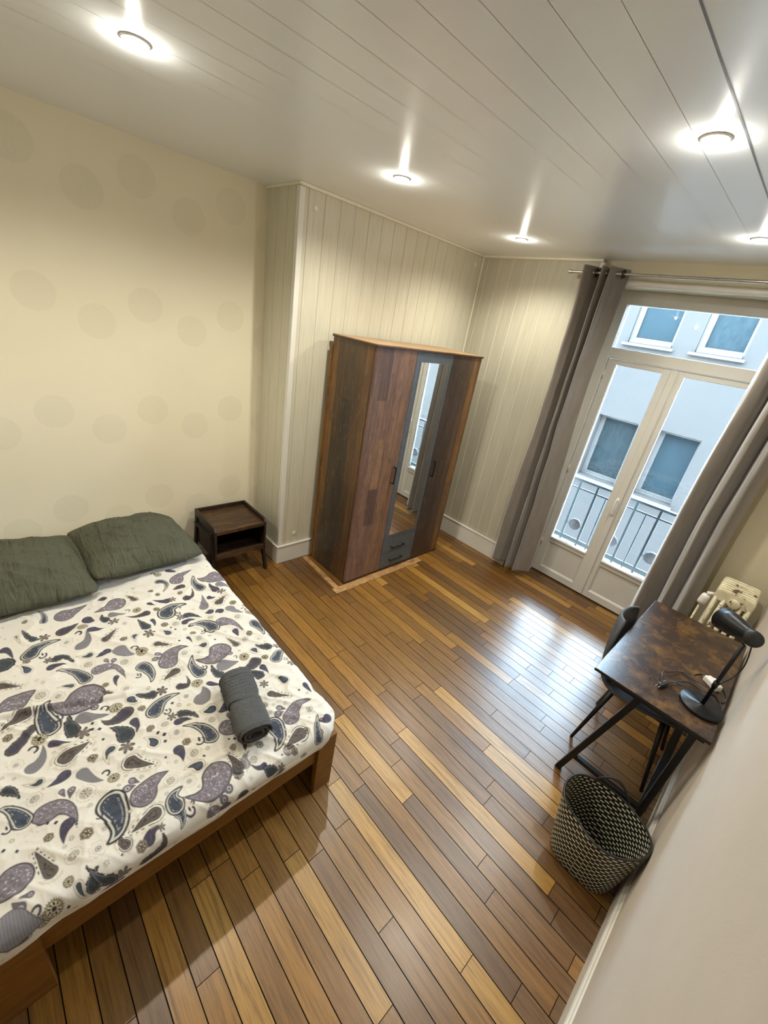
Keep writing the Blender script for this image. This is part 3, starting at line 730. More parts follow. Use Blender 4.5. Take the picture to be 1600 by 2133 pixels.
# ------------------------------------------------------------------ BED
BY0, BY1 = -.50, .90
def build_bed():
    t = thing('bed_frame', (1.2, .2, 0), 'reddish pine bed frame standing against the cream wall', 'bed')
    for y0_, y1_ in ((.800, .900), (-.50, -.205)):
        b = MB(); b.box((2.262, y0_, 0), (2.290, y1_, .368), .002); obj('leg', b, M['pine'], t)
    b = MB(); b.box((2.12, .872, 0), (2.262, .900, .366), .002); obj('leg', b, M['pine'], t)
    b = MB(); b.box((2.242, -.207, .215), (2.272, .802, .372), .002); obj('foot_rail', b, M['pine'], t)
    b = MB(); b.box((.05, .872, .13), (2.12, .898, .366), .002); obj('side_rail', b, M['pine'], t)
    b = MB(); b.box((.05, -.50, .20), (2.262, -.474, .366), .002); obj('side_rail', b, M['pine'], t)
    b = MB(); b.box((.02, -.50, .0), (.05, .90, .40), .002); obj('head_board', b, M['pine'], t)
    for k in range(12):
        x = .12 + k * .18; b = MB(); b.box((x, -.474, .235), (x + .07, .872, .253)); obj('slat', b, M['pine'], t)
build_bed()
b = MB(); b.box((.055, -.49, .254), (2.21, .862, .452), .045, seg=4); mt = obj('mattress', b, M['mattress']); smooth(mt, 60); T(mt, 'white mattress lying in the pine bed frame under the paisley duvet', 'mattress')

MOTIFS = "A 1646 -76 1556 -86 1506 -58 31;F 1717 -10 1666 -15 1630 -8 22;K 1749 19 27;E 1672 30 1697 69 1709 117 24;Q 1741 171 1755 112 1724 82 26;H 1690 144 25;N 1674 107 18;M 1614 97 1616 76 16;M 1645 77 1619 62 12;B 1569 60 1582 -5 1538 -59 62;B 1442 -168 1428 -133 1416 -93 43;C 1533 -144 1548 -181 1567 -217 24;Q 1679 -192 1619 -130 1604 -146 21;H 1683 -112 25;N 1718 -136 19;J 1615 -200 19;D 1732 -79 1753 -50 1768 -22 12;E 1800 -147 1773 -116 1713 -106 22;C 1824 -48 1813 -13 1802 30 25;P 1754 -190 25;G 1877 -134 1876 -153 1853 -180 12;D 1895 -65 1908 -92 1911 -119 17;F 1845 -223 1873 -201 1898 -193 12;M 1957 -84 1980 -78 8;M 1969 -57 1995 -67 10;I 1932 -155 23;I 2009 -22 31;E 1923 -16 1969 8 1994 35 18;N 1970 47 16;H 2006 64 20;T 1706 -64 17;T 2037 24 15;G 1884 83 1902 65 1940 64 18;J 1884 23 20;F 1850 142 1814 132 1783 102 27;K 1906 132 27;D 1803 185 1836 188 1859 180 15;J 1875 226 18;G 1950 218 1924 214 1901 193 20;C 1980 128 2011 155 2042 194 21;B 2135 128 2104 168 2094 223 37;M 2057 111 2078 130 11;M 2080 90 2082 116 14;P 1499 -27 28;I 1456 -82 32;J 1760 225 17;O 1614 -42 25;L 1722 55 8;L 1753 50 7;L 1767 69 8;L 1915 244 7;L 1938 261 9;L 1967 254 8;L 1818 71 7;S 1773 -80 8;S 1935 167 8;S 1847 37 8;S 2060 142 9;S 2025 100 7;S 2050 70 7;S 1810 -198 8;S 1786 -230 8;S 1910 -129 7;B 2007 -134 2028 -80 2118 -65 32;A 1992 -193 1933 -217 1912 -244 22;A 2102 35 2188 39 2224 -1 36;C 2208 -148 2162 -162 2117 -174 16;C 2221 137 2226 102 2234 62 21;B 2170 -228 2189 -244 2203 -272 40;D 2090 -86 2111 -100 2145 -106 17;Q 2347 84 2326 134 2287 140 21;F 2323 -16 2298 -44 2257 -65 13;K 2329 17 21;G 2288 -93 2320 -86 2333 -66 10;P 2224 -29 27;I 2199 -88 24;J 2097 -138 16;J 2156 -46 21;J 2289 78 19;S 2170 0 9;S 2277 -18 9;S 2156 -106 7;S 2141 -84 9;S 2041 -224 8;S 2333 -55 10;S 2164 77 10;S 2063 -20 9;H 2305 -156 23;M 2238 -199 2231 -223 9;M 2258 -222 2230 -239 12;N 2285 -192 13;E 2290 -248 2301 -217 2316 -180 38;L 2047 -134 6;L 2061 -114 7;L 2087 -215 5;L 2062 -245 6;L 2280 23 4;O 1991 -230 19;O 2118 -4 16;T 2058 -179 19;D 2366 8 2366 -17 2367 -40 9;L 2324 -125 6;A 1801 264 1765 309 1764 375 27;O 1827 307 21;K 1868 313 19;F 1875 347 1900 378 1939 397 14;D 1909 325 1912 349 1929 373 16;I 1889 277 26;L 1914 244 7;L 1939 260 7;P 1957 301 29;J 2018 318 19;A 2055 404 1990 390 1943 333 23;O 2040 365 25;B 2050 473 2073 494 2087 509 29;P 1798 395 32;S 1828 355 11;S 1851 389 10;E 1853 446 1829 469 1791 473 31;G 1930 458 1926 435 1912 410 23;D 1953 521 1961 496 1961 474 21;I 1979 438 26;T 1835 231 23;T 2106 420 23;M 2003 505 2029 503 10;L 1801 336 8;L 2100 458 6;L 2111 479 7;D 2034 282 2060 287 2089 281 17;I 2082 325 27;G 2141 319 2126 295 2125 271 21;J 2145 457 16;D 2145 500 2169 496 2189 489 11;J 2198 547 19;A 2149 640 2221 631 2256 588 31;O 2161 587 20;C 2251 711 2261 669 2270 634 23;I 2241 499 27;C 2238 438 2193 434 2158 425 17;S 2200 486 9;S 2181 511 8;S 2094 373 9;S 2074 258 8;S 2193 315 7;B 2216 361 2258 307 2224 234 47;M 2283 376 2279 355 13;M 2305 350 2284 337 12;P 2177 271 26;I 2137 218 24;S 2176 192 8;S 2217 292 6;A 2237 204 2201 204 2183 240 23;O 2275 240 23;B 2325 306 2325 319 2325 332 20;Q 2338 419 2342 402 2339 385 21;F 2318 545 2300 529 2287 520 19;K 2326 584 17;J 2302 655 16;J 2352 465 12;L 2286 602 5;L 2052 830 7;L 2117 350 6;L 2036 234 6;C 2001 710 2029 739 2060 778 17;B 2162 720 2119 781 2129 848 32;M 2088 702 2107 725 13;M 2113 681 2117 710 13;I 2171 811 26;A 2310 774 2269 787 2220 824 17;F 1870 717 1841 700 1821 684 21;K 1929 711 22;G 1968 801 1939 791 1924 776 20;D 2042 871 2070 873 2094 875 11;H 2038 653 17;S 2058 688 8;S 2087 657 9;S 2087 854 9;S 2081 737 9;S 2198 668 8;S 2211 784 7;N 2252 825 14;H 1754 462 25;Q 1728 393 1735 428 1681 437 15;D 1791 504 1814 525 1826 543 13;K 1711 321 23;F 1707 282 1699 265 1676 238 15;S 1664 280 9;A 890 559 938 589 996 553 16;A 1059 745 1001 731 928 752 24;B 991 875 995 812 961 763 47;B 924 652 881 692 855 766 34;D 1113 817 1075 806 1038 808 21;E 1075 860 1095 885 1121 907 23;K 1146 842 26;Q 1117 639 1110 678 1038 699 16;C 1237 784 1214 813 1196 844 20;E 1232 699 1190 715 1128 727 23;E 1325 815 1362 831 1395 867 25;N 1367 877 16;H 1403 895 22;D 1291 714 1291 699 1282 685 16;D 1319 761 1310 746 1323 732 16;A 1191 508 1155 545 1161 618 36;O 1217 558 21;K 1258 560 22;F 1256 595 1273 623 1312 652 19;D 1309 565 1304 589 1311 621 15;D 1090 540 1076 513 1044 478 18;K 1092 570 21;D 1068 455 1086 466 1099 479 12;A 1424 669 1362 641 1349 573 31;O 1426 616 20;B 1409 734 1455 775 1534 796 30;D 1512 761 1536 759 1557 755 14;I 1339 692 28;I 1414 819 29;I 1600 776 25;I 1469 580 27;I 1296 520 30;I 1535 482 27;J 1279 853 23;J 1275 470 21;J 1414 568 18;J 1570 813 20;J 1780 795 20;J 1135 473 19;J 968 492 17;J 1057 627 17;A 1515 878 1565 885 1619 875 24;G 1349 465 1329 456 1307 436 19;C 1405 396 1425 420 1441 445 15;C 1607 722 1574 714 1538 701 13;D 1436 535 1453 540 1481 540 8;G 1530 581 1525 567 1512 540 19;B 1545 401 1492 448 1499 513 38;M 1479 374 1495 393 11;M 1505 354 1503 376 11;B 1606 637 1645 577 1601 511 46;M 1656 666 1650 637 11;F 1717 848 1692 818 1664 802 18;K 1730 891 20;G 1697 776 1718 780 1736 795 20;A 1818 838 1783 879 1775 909 23;O 1836 880 18;K 1882 890 22;H 1716 714 24;N 1693 676 11;E 1714 607 1721 641 1727 678 30;Q 1780 742 1798 688 1760 662 27;D 1831 756 1858 759 1886 759 15;F 1759 566 1721 556 1680 561 18;A 1696 495 1633 484 1573 506 24;O 1669 526 23;C 1625 408 1638 376 1650 349 20;G 1964 804 1941 794 1924 781 18;P 1565 540 24;L 1437 490 8;L 1517 644 7;L 1179 585 7;L 1314 490 7;L 1338 505 7;L 1769 631 6;P 1633 836 21;S 1362 546 12;S 1674 852 10;S 1475 633 10;K 1308 385 28;F 1252 386 1216 376 1180 365 19;D 1210 429 1241 431 1261 424 10;D 800 643 821 668 833 676 16;N 800 553 15;H 818 578 19;Q 1001 656 1002 625 1008 605 19;J 1009 517 15;D 1168 755 1177 771 1177 790 12;C 1314 -198 1337 -166 1364 -133 14;B 959 81 944 121 917 187 39;B 991 310 1005 272 1009 203 40;D 1044 163 1063 178 1067 193 21;F 1095 237 1074 227 1049 228 16;K 1132 265 26;Q 1083 54 1070 90 1052 122 27;H 1093 135 23;N 1136 110 18;D 1141 167 1160 191 1168 217 20;C 1250 204 1224 232 1196 262 15;F 1075 -61 1030 -84 982 -92 13;K 1083 -22 25;A 1179 -85 1137 -37 1139 32 28;O 1208 -40 23;K 1256 -27 19;E 1237 105 1199 138 1138 141 24;G 1320 123 1318 103 1302 72 15;D 1335 190 1344 166 1348 141 17;E 1358 238 1397 260 1419 289 27;N 1384 298 19;H 1419 321 26;F 1266 5 1281 35 1334 61 17;D 1308 -24 1311 -1 1326 32 16;M 1391 174 1414 181 8;M 1408 202 1425 191 10;I 1375 105 29;I 1443 237 30;B 1433 134 1459 196 1549 218 24;A 1462 80 1388 46 1349 -7 21;G 1276 -105 1250 -115 1227 -138 18;A 1518 296 1578 315 1628 301 23;O 1560 267 18;D 1520 186 1543 177 1574 176 10;J 1538 139 16;I 1614 203 22;I 1459 -82 27;G 1467 25 1454 4 1447 -25 13;C 1600 147 1582 131 1564 119 7;F 1707 282 1690 252 1662 226 18;K 1711 322 21;G 1681 205 1707 214 1725 234 19;G 1294 322 1312 315 1343 314 14;J 1290 273 20;J 1275 472 18;Q 1145 416 1146 369 1124 324 20;E 1071 272 1086 303 1093 331 17;D 913 267 910 252 908 238 14;H 1095 385 20;N 1076 346 12;A 962 -7 909 0 865 -16 12;C 995 398 965 385 942 375 13;D 1083 -170 1110 -154 1171 -144 15;F 1189 -185 1190 -189 1187 -199 40;G 1017 -119 1044 -115 1078 -109 7;P 1500 -25 23;P 1171 55 28;J 1218 -102 16;J 918 -77 15"

def paint_print(xs, ys):
    """the paisley print as colours on the cloth's own grid (xs across the bed, ys along the head)"""
    X_, Y_ = np.meshgrid(xs, ys, indexing='ij'); sh = X_.shape; h = xs[1] - xs[0]
    vn = VNoise(3); cream = np.array((0.64, 0.615, 0.545)); img = np.ones(sh + (3,)) * cream; occ = np.zeros(sh)
    fine = vn(X_ * 230, Y_ * 230); fine2 = vn(X_ * 120 + 9, Y_ * 120 + 5)
    NAVY = np.array((.030, .040, .062)); BLK = np.array((.010, .010, .014)); MAUVE = np.array((.150, .132, .150)); GREY = np.array((.17, .165, .18))
    BRN = np.array((.085, .068, .058)); TAN = np.array((.38, .33, .22)); PUR = np.array((.040, .036, .062)); DOTC = np.array((.42, .40, .42)); GRN = np.array((.022, .031, .038))
    def win(cx, cy, r):
        i0 = max(0, int((cx - r - xs[0]) / h)); i1 = min(sh[0], int((cx + r - xs[0]) / h) + 2); j0 = max(0, int((cy - r - ys[0]) / h)); j1 = min(sh[1], int((cy + r - ys[0]) / h) + 2)
        return slice(i0, i1), slice(j0, j1)
    def put(s_, mask, col, a=1.0):
        m_ = (np.clip(mask, 0, 1) * a)[..., None]; img[s_] = img[s_] * (1 - m_) + col * m_
    def aa(d, w_=0.0): return np.clip((w_ - d) / h * 0.9 + .5, 0, 1)
    rh = random.Random(8); hem = []
    for q_ in range(26):
        x_ = rh.uniform(2.24, 2.37); y_ = -.5 + q_ * .054 + rh.uniform(-.01, .01); a_ = rh.uniform(0, 6.28); L_ = rh.uniform(.04, .07); kk = rh.choice('DFABEJKHC')
        if kk in 'JKH': hem.append('%s %d %d %d' % (kk, x_ * 1000, y_ * 1000, rh.randint(12, 18)))
        else: hem.append('%s %d %d %d %d %d %d %d' % (kk, x_ * 1000, y_ * 1000, (x_ + L_ * .5 * math.cos(a_ + .4)) * 1000, (y_ + L_ * .5 * math.sin(a_ + .4)) * 1000, (x_ + L_ * math.cos(a_)) * 1000, (y_ + L_ * math.sin(a_)) * 1000, rh.randint(10, 17)))
    for q_ in range(16):
        x_ = .55 + q_ * .11; y_ = rh.uniform(.89, .98); a_ = rh.uniform(0, 6.28); hem.append('%s %d %d %d %d %d' % (rh.choice('DEM'), x_ * 1000, y_ * 1000, (x_ + .04 * math.cos(a_)) * 1000, (y_ + .04 * math.sin(a_)) * 1000, rh.randint(7, 12)))
    for it in hem + MOTIFS.split(';'):
        q = it.split(); k = q[0]; v = [float(a) / 1000 for a in q[1:]]; r = v[-1]; P_ = [np.array(v[i:i + 2]) for i in range(0, len(v) - 1, 2)]
        c = P_[0]
        if len(P_) > 1:
            mid = P_[1] if len(P_) == 3 else (P_[0] + P_[1]) / 2; tip = P_[-1]; ctl = 2 * mid - (c + tip) / 2
            ext = max(np.linalg.norm(tip - c), np.linalg.norm(ctl - c)) + r * 2.4
            s_ = win(c[0], c[1], ext); x = X_[s_]; y = Y_[s_]
            if x.size == 0: continue
            d = np.full(x.shape, 9.0); dt = np.zeros(x.shape)
            for t_ in np.linspace(0, 1, 24):
                p = c * (1 - t_) ** 2 + ctl * 2 * t_ * (1 - t_) + tip * t_ * t_
                rr = r * 1.12 * (1 - t_) ** 0.88 + .0009
                dd = np.hypot(x - p[0], y - p[1]) - rr; u = dd < d; d = np.where(u, dd, d); dt = np.where(u, t_, dt)
            occ[s_] = np.maximum(occ[s_], (d < .010)); f1 = fine[s_]; f2 = fine2[s_]
            ln = max(.0018, r * .13)
            if k == 'A':
                put(s_, aa(d, ln * 1.4), BLK); put(s_, aa(d, -ln * .2), np.array((.50, .50, .44))); put(s_, aa(d, -ln * 1.6), BLK); put(s_, aa(d, -ln * 2.3), NAVY * (.75 + .6 * f2[..., None]))
                put(s_, aa(np.abs(d + ln * 3.6), ln * .30) * (f1 > .45), DOTC, .8)
            elif k == 'B':
                put(s_, aa(d, ln * .3), MAUVE * .35); put(s_, aa(d, -ln * .7), MAUVE * (.65 + .9 * f1[..., None])); put(s_, aa(d, -ln * 1.5) * (f1 > .84), DOTC * 1.3, .8)
                put(s_, aa(np.abs(d + ln * 1.2), ln * .3), MAUVE * 1.3, .6)
            elif k == 'C':
                put(s_, aa(np.abs(d - r * .75), r * .22) * (f2 > .45), TAN * 1.2, .55)
                ang = np.arctan2(y - c[1], x - c[0]); arc = (np.hypot(x - c[0], y - c[1])) 
                beads = (np.sin(np.where(arc < r * 1.1, ang * r * 1.3, arc) / max(.0024, r * .085)) > .1)
                put(s_, aa(np.abs(d - r * .33), max(.0016, r * .085)) * beads, BLK); put(s_, aa(d, 0), BLK); put(s_, aa(d, -ln * .9), BRN * (.8 + .5 * f2[..., None]))
                put(s_, aa(np.abs(d + r * .7), r * .18) * (f1 > .5), BLK, .7)
            elif k == 'D':
                put(s_, aa(d, 0), BLK); put(s_, aa(d, -ln * .8), PUR * (.8 + .8 * f2[..., None]))
            elif k == 'E':
                put(s_, aa(d, 0), MAUVE * .5); gr = ((np.abs(np.sin(x * 420)) > .35) & (np.abs(np.sin(y * 420)) > .35)); put(s_, aa(d, -ln * .6), GREY * .85); put(s_, aa(d, -ln * .6) * gr, GREY * 1.35, .6)
            elif k == 'F':
                d2 = d + (f1 - .5) * .006; put(s_, aa(d2, .0018), BLK); put(s_, aa(d, -ln * 1.2), GRN * (.8 + .8 * f1[..., None])); put(s_, aa(np.abs(d + ln * 1.6), .0009), DOTC * .5, .7)
            elif k == 'G':
                put(s_, aa(np.abs(d - 0), .0010), TAN * .75); put(s_, aa(d + ln * 2.6, 0) * (dt < .72), BLK); put(s_, aa(d, -ln * 4.2), NAVY * 1.5 * (.5 + f1[..., None])); 
            elif k == 'Q':
                d2 = d + (f1 - .5) * .004; put(s_, aa(d2, 0), BRN * .45); put(s_, aa(d, -ln * 1.4), BRN * .9); put(s_, aa(d, -ln * 3.4), PUR)
            elif k == 'M':
                put(s_, aa(d, 0), PUR * 1.1); put(s_, aa(d, -ln * .9), MAUVE * .75); e = np.hypot(x - c[0], y - c[1]); put(s_, aa(e, r * .52), DOTC * 1.2); put(s_, aa(e, r * .30), BLK)
        else:
            s_ = win(c[0], c[1], r * 1.9); x = X_[s_]; y = Y_[s_]
            if x.size == 0: continue
            dx = x - c[0]; dy = y - c[1]; e = np.hypot(dx, dy); an = np.arctan2(dy, dx); occ[s_] = np.maximum(occ[s_], e < r + .006)
            if k == 'H':
                sp = r * (1 + .12 * np.sin(an * 22)); put(s_, aa(e - sp), TAN * .5); put(s_, aa(e, r * .86), TAN * 1.25); put(s_, aa(np.abs(e - r * .86), .0009), BLK)
                put(s_, aa(np.abs(e - r * .55), r * .17) * (np.sin(an * 9) > .1), BLK); put(s_, aa(e, r * .27), BLK)
            elif k == 'I':
                oc = e * np.cos(((an + 100 * PI) % (PI / 4)) - PI / 8); put(s_, aa(np.abs(oc - r * .95), .0008) * (np.sin(an * 16) > -.5), TAN * .6, .9); put(s_, aa(e, r * .62), TAN * .75); put(s_, aa(e, r * .54), cream * .85)
                put(s_, aa(np.abs(e - r * .36), r * .12) * (np.sin(an * 8) > .0), TAN * .45); put(s_, aa(e, r * .14), TAN * .6)
            elif k == 'J':
                oc = e * np.cos(((an + 100 * PI) % (PI / 3)) - PI / 6); put(s_, aa(oc, r * .85), TAN * .50); put(s_, aa(e, r * .62), BRN * .8); put(s_, aa(np.abs(e - r * .38), r * .12) * (np.sin(an * 6) > 0), TAN * 1.2)
            elif k == 'K':
                pet = r * (.28 + .78 * np.abs(np.sin(an * 3)) ** .8); put(s_, aa(e - pet), BRN * .45); put(s_, aa(e - pet * .78), BRN * 1.5 + .02)
            elif k == 'L':
                put(s_, aa((np.abs(dx) + np.abs(dy)) - r * 1.0), BLK)
            elif k == 'S':
                sp = r * (.75 + .30 * np.sin(an * 8)); put(s_, aa(e - sp), TAN * .6, .85); put(s_, aa(e, r * .38), cream * .9)
            elif k == 'P':
                sp = r * (.78 + .22 * np.abs(np.sin(an * 4))); put(s_, aa(np.abs(e - sp), .0009), TAN * .9, .8); put(s_, aa(np.abs(e - sp * .6), .0009), TAN * .9, .6); put(s_, aa(e, r * .34), MAUVE * .75); put(s_, aa(np.abs(e - r * .18), .0014), cream)
            elif k == 'N':
                put(s_, aa(np.abs(e - r * .72), r * .22) * (np.cos(an - 2.2) > -.55), BLK)
            elif k == 'T':
                pet = r * (.25 + .75 * np.abs(np.sin(an * 2.5 + .4))); put(s_, aa(np.abs(e - pet), .0007), TAN * 1.05, .8)
            elif k == 'O':
                a_ = np.hypot(dx - r * .2, dy + r * .1); put(s_, aa(np.abs(a_ - r * .62), r * .15) * (np.cos(an - .5) > -.1), PUR * .8); a2 = np.hypot(dx + r * .25, dy - r * .4); put(s_, aa(np.abs(a2 - r * .5), r * .13) * (np.cos(an + 1.4) > 0), PUR * .8)
                put(s_, aa(np.hypot(dx + r * .1, (dy + r * .1) * 1.8) - r * .32), PUR * .8)
    # small blossoms and specks in what is still plain cloth
    rnd = random.Random(5)
    for n_ in range(2600):
        i = rnd.randrange(6, sh[0] - 6); j = rnd.randrange(6, sh[1] - 6); r = rnd.choice((.005, .007, .009, .012)); k_ = int(r * 1.5 / h) + 1
        if occ[max(0, i - k_):i + k_, max(0, j - k_):j + k_].any(): continue
        if n_ > 900 and r < .008: continue
        s_ = win(xs[i], ys[j], r * 1.6); dx = X_[s_] - xs[i]; dy = Y_[s_] - ys[j]; e = np.hypot(dx, dy); an = np.arctan2(dy, dx); ph = rnd.random() * 6
        occ[s_] = np.maximum(occ[s_], e < r + .005); c_ = rnd.choice((TAN, TAN, TAN * 1.2, MAUVE * 1.5))
        if r < .008: put(s_, aa(e - r * (.7 + .3 * np.sin(an * 6 + ph))), c_, .55)
        else:
            put(s_, aa(np.abs(e - r * (.8 + .2 * np.sin(an * 7 + ph))), .0012), c_, .75); put(s_, aa(e, r * .4), c_ * .7, .7)
    return img

def build_duvet():
    h = .0025; xs = np.arange(.10, 2.42, h); ys = np.arange(-.54, 1.02, h)
    img = paint_print(xs, ys)
    X_, Y_ = np.meshgrid(xs, ys, indexing='ij')
    # flat rounded rectangle of the top, then a rolled edge that drops past it
    x1, y1, Rc, r = 2.262, .868, .075, .045
    qx = np.maximum(X_ - (x1 - Rc), 0); qy = np.maximum(Y_ - (y1 - Rc), 0); L = np.hypot(qx, qy) + 1e-9
    e = np.maximum(L - Rc, 0); ee = np.minimum(e, r * PI / 2); over = e - ee
    n1, n2 = VNoise(21), VNoise(22)
    wav = (n1(Y_ * 5 + 7, X_ * 5) - .5)
    # how far the hem hangs: little at the foot, varying along it
    hang = np.where(qx >= qy, .55 + .9 * (n1(Y_ * 3.1 + 40, Y_ * 0) - .25) + .25 * (n1(Y_ * 14, Y_ * 0) - .5), .9)
    hang = np.clip(hang, .12, 1.5)
    out = r * np.sin(ee / r); drop = r * (1 - np.cos(ee / r)) + over * hang * .42
    k = np.where(L > Rc, (Rc + out) / L, 1.0)
    px = np.where(qx > 0, x1 - Rc + qx * k, X_); py = np.where(qy > 0, y1 - Rc + qy * k, Y_)
    # cloth relief: broad puffs, directional creases, one long fold
    def ridged(n, u, v): a = n(u, v); return 1 - np.abs(2 * a - 1)
    big = (n1(X_ * 3.2, Y_ * 3.0 + 3) - .5) * .018 + (n2(X_ * 7.5, Y_ * 6.0) - .5) * .008
    a1 = X_ * .8 + Y_ * .6; a2 = -X_ * .6 + Y_ * .8
    cre = ridged(n2, a1 * 6 + 2, a2 * 16) ** 3 * .007 + ridged(n1, X_ * 15 + 9, Y_ * 7) ** 4 * .0045 + ridged(n2, X_ * 30, Y_ * 26) ** 3 * .0016
    fold = np.exp(-((X_ - (1.56 + .06 * np.sin(Y_ * 5) + .10 * (Y_ + .1))) / .013) ** 2) * .020 * np.clip((.30 - Y_) / .25, 0, 1)
    foot = np.exp(-((X_ - (2.16 + .05 * (Y_ - .6))) / .010) ** 2) * .006 * np.clip((Y_ + .1) / .3, 0, 1)
    head = np.clip((.95 - X_) / .4, 0, 1) * ((n2(X_ * 16, Y_ * 9) - .5) * .012)
    z = .462 + big + cre + fold + foot + head
    fade = 1 - np.clip(e / .08, 0, 1) * .7
    z = .462 + (z - .462) * fade - drop
    nx = np.where(L > Rc, qx / L, 0); ny = np.where(L > Rc, qy / L, 0)
    wob = (n2(X_ * 13, Y_ * 13 + 5) - .45) * .012 * np.clip(e / .04, 0, 1)
    px = px + nx * wob; py = py + ny * wob
    z = np.maximum(z, .300)
    lim = ((e - ee) * hang * .42 < 1) & (e < (r * PI / 2 + np.where(qx >= qy, .030 + .05 * np.clip(hang, 0, 1.5), .11)))
    nu, nv = X_.shape; idx = np.arange(nu * nv).reshape(nu, nv)
    ok = lim[:-1, :-1] & lim[1:, :-1] & lim[:-1, 1:] & lim[1:, 1:] & (Y_[:-1, :-1] > -.52)
    faces = np.stack([idx[:-1, :-1], idx[1:, :-1], idx[1:, 1:], idx[:-1, 1:]], -1)[ok]
    used = np.unique(faces); mp = -np.ones(nu * nv, int); mp[used] = np.arange(len(used)); faces = mp[faces]
    co = np.stack([px, py, z], -1).reshape(-1, 3)[used]; colr = img.reshape(-1, 3)[used]
    me = bpy.data.meshes.new('duvet'); me.vertices.add(len(co)); me.vertices.foreach_set('co', (co - np.array([1.2, .2, .45])).ravel())
    nf = len(faces); me.loops.add(nf * 4); me.loops.foreach_set('vertex_index', faces.ravel()); me.polygons.add(nf)
    me.polygons.foreach_set('loop_start', np.arange(0, nf * 4, 4)); me.polygons.foreach_set('loop_total', np.full(nf, 4)); me.polygons.foreach_set('use_smooth', np.ones(nf, bool))
    me.update(calc_edges=True); me.validate()
    a = me.color_attributes.new('print', 'FLOAT_COLOR', 'POINT'); a.data.foreach_set('color', np.concatenate([colr, np.ones((len(colr), 1))], 1).ravel())
    me.materials.append(M['duvet'])
    o = bpy.data.objects.new('duvet', me); o.location = (1.2, .2, .45); COL.objects.link(o); solid(o, .006, 1)
    T(o, 'cream duvet printed with navy, grey and brown paisleys spread over the bed', 'duvet')
build_duvet()

# ------------------------------------------------------------------ PILLOWS
def build_pillow(name, cx, cy, cz, lx, ly, th, rot, tilt, seed, label, roll=0.0):
    n = 72; r = VNoise(seed); u = np.linspace(-1, 1, n); U, V = np.meshgrid(u, u, indexing='ij')
    prof = np.clip((1 - np.abs(U) ** 2.2) * (1 - np.abs(V) ** 2.4), 0, 1) ** .55
    sx = lx / 2 * U * (1 - .05 * (1 - V ** 2)) * (1 - .07 * V ** 8); sy = ly / 2 * V * (1 - .06 * (1 - U ** 2)) * (1 - .07 * U ** 8)
    rad = np.hypot(U, V); ang = np.arctan2(V, U)
    wr = (1 - np.abs(2 * r((U * .5 + V) * 1.4 + 20, (U - V * .5) * 5.5 + 9) - 1)) ** 3 * .020 + (1 - np.abs(2 * r(U * 7.0 + 50, V * 1.6 + 3) - 1)) ** 4 * .012 + (r(U * 2.2 + 5, V * 2.2) - .5) * .03
    wr = wr * np.clip((prof - .25) * 1.6, 0, 1)
    top = th * .62 * prof + wr; bot = -th * .38 * prof
    Ms = Matrix.Translation((cx, cy, cz)) @ Matrix.Rotation(rot, 4, 'Z') @ Matrix.Rotation(tilt, 4, 'Y') @ Matrix.Rotation(roll, 4, 'X')
    b = MB()
    for Z_, fl in ((top, False), (bot, True)):
        P_ = [[tuple(Ms @ Vector((sx[i, j], sy[i, j], Z_[i, j]))) for j in range(n)] for i in range(n)]
        b.grid(P_, flip=fl)
    o = obj(name, b, M['pillow']); 
    bm = bmesh.new(); bm.from_mesh(o.data); bmesh.ops.remove_doubles(bm, verts=bm.verts, dist=.0004); bm.to_mesh(o.data); bm.free()
    T(o, label, 'pillow', 'olive pillows at the head of the bed'); return o
build_pillow('pillow', .555, -.10, .535, .68, .78, .20, math.radians(-3), math.radians(2), 4, 'olive green pillow at the left edge of the photo, lying half under the other pillow', roll=0)
build_pillow('pillow', .525, .545, .560, .60, .66, .21, math.radians(4), math.radians(3), 9, 'olive green pillow nearer the nightstand, overlapping the other pillow', roll=math.radians(-3))

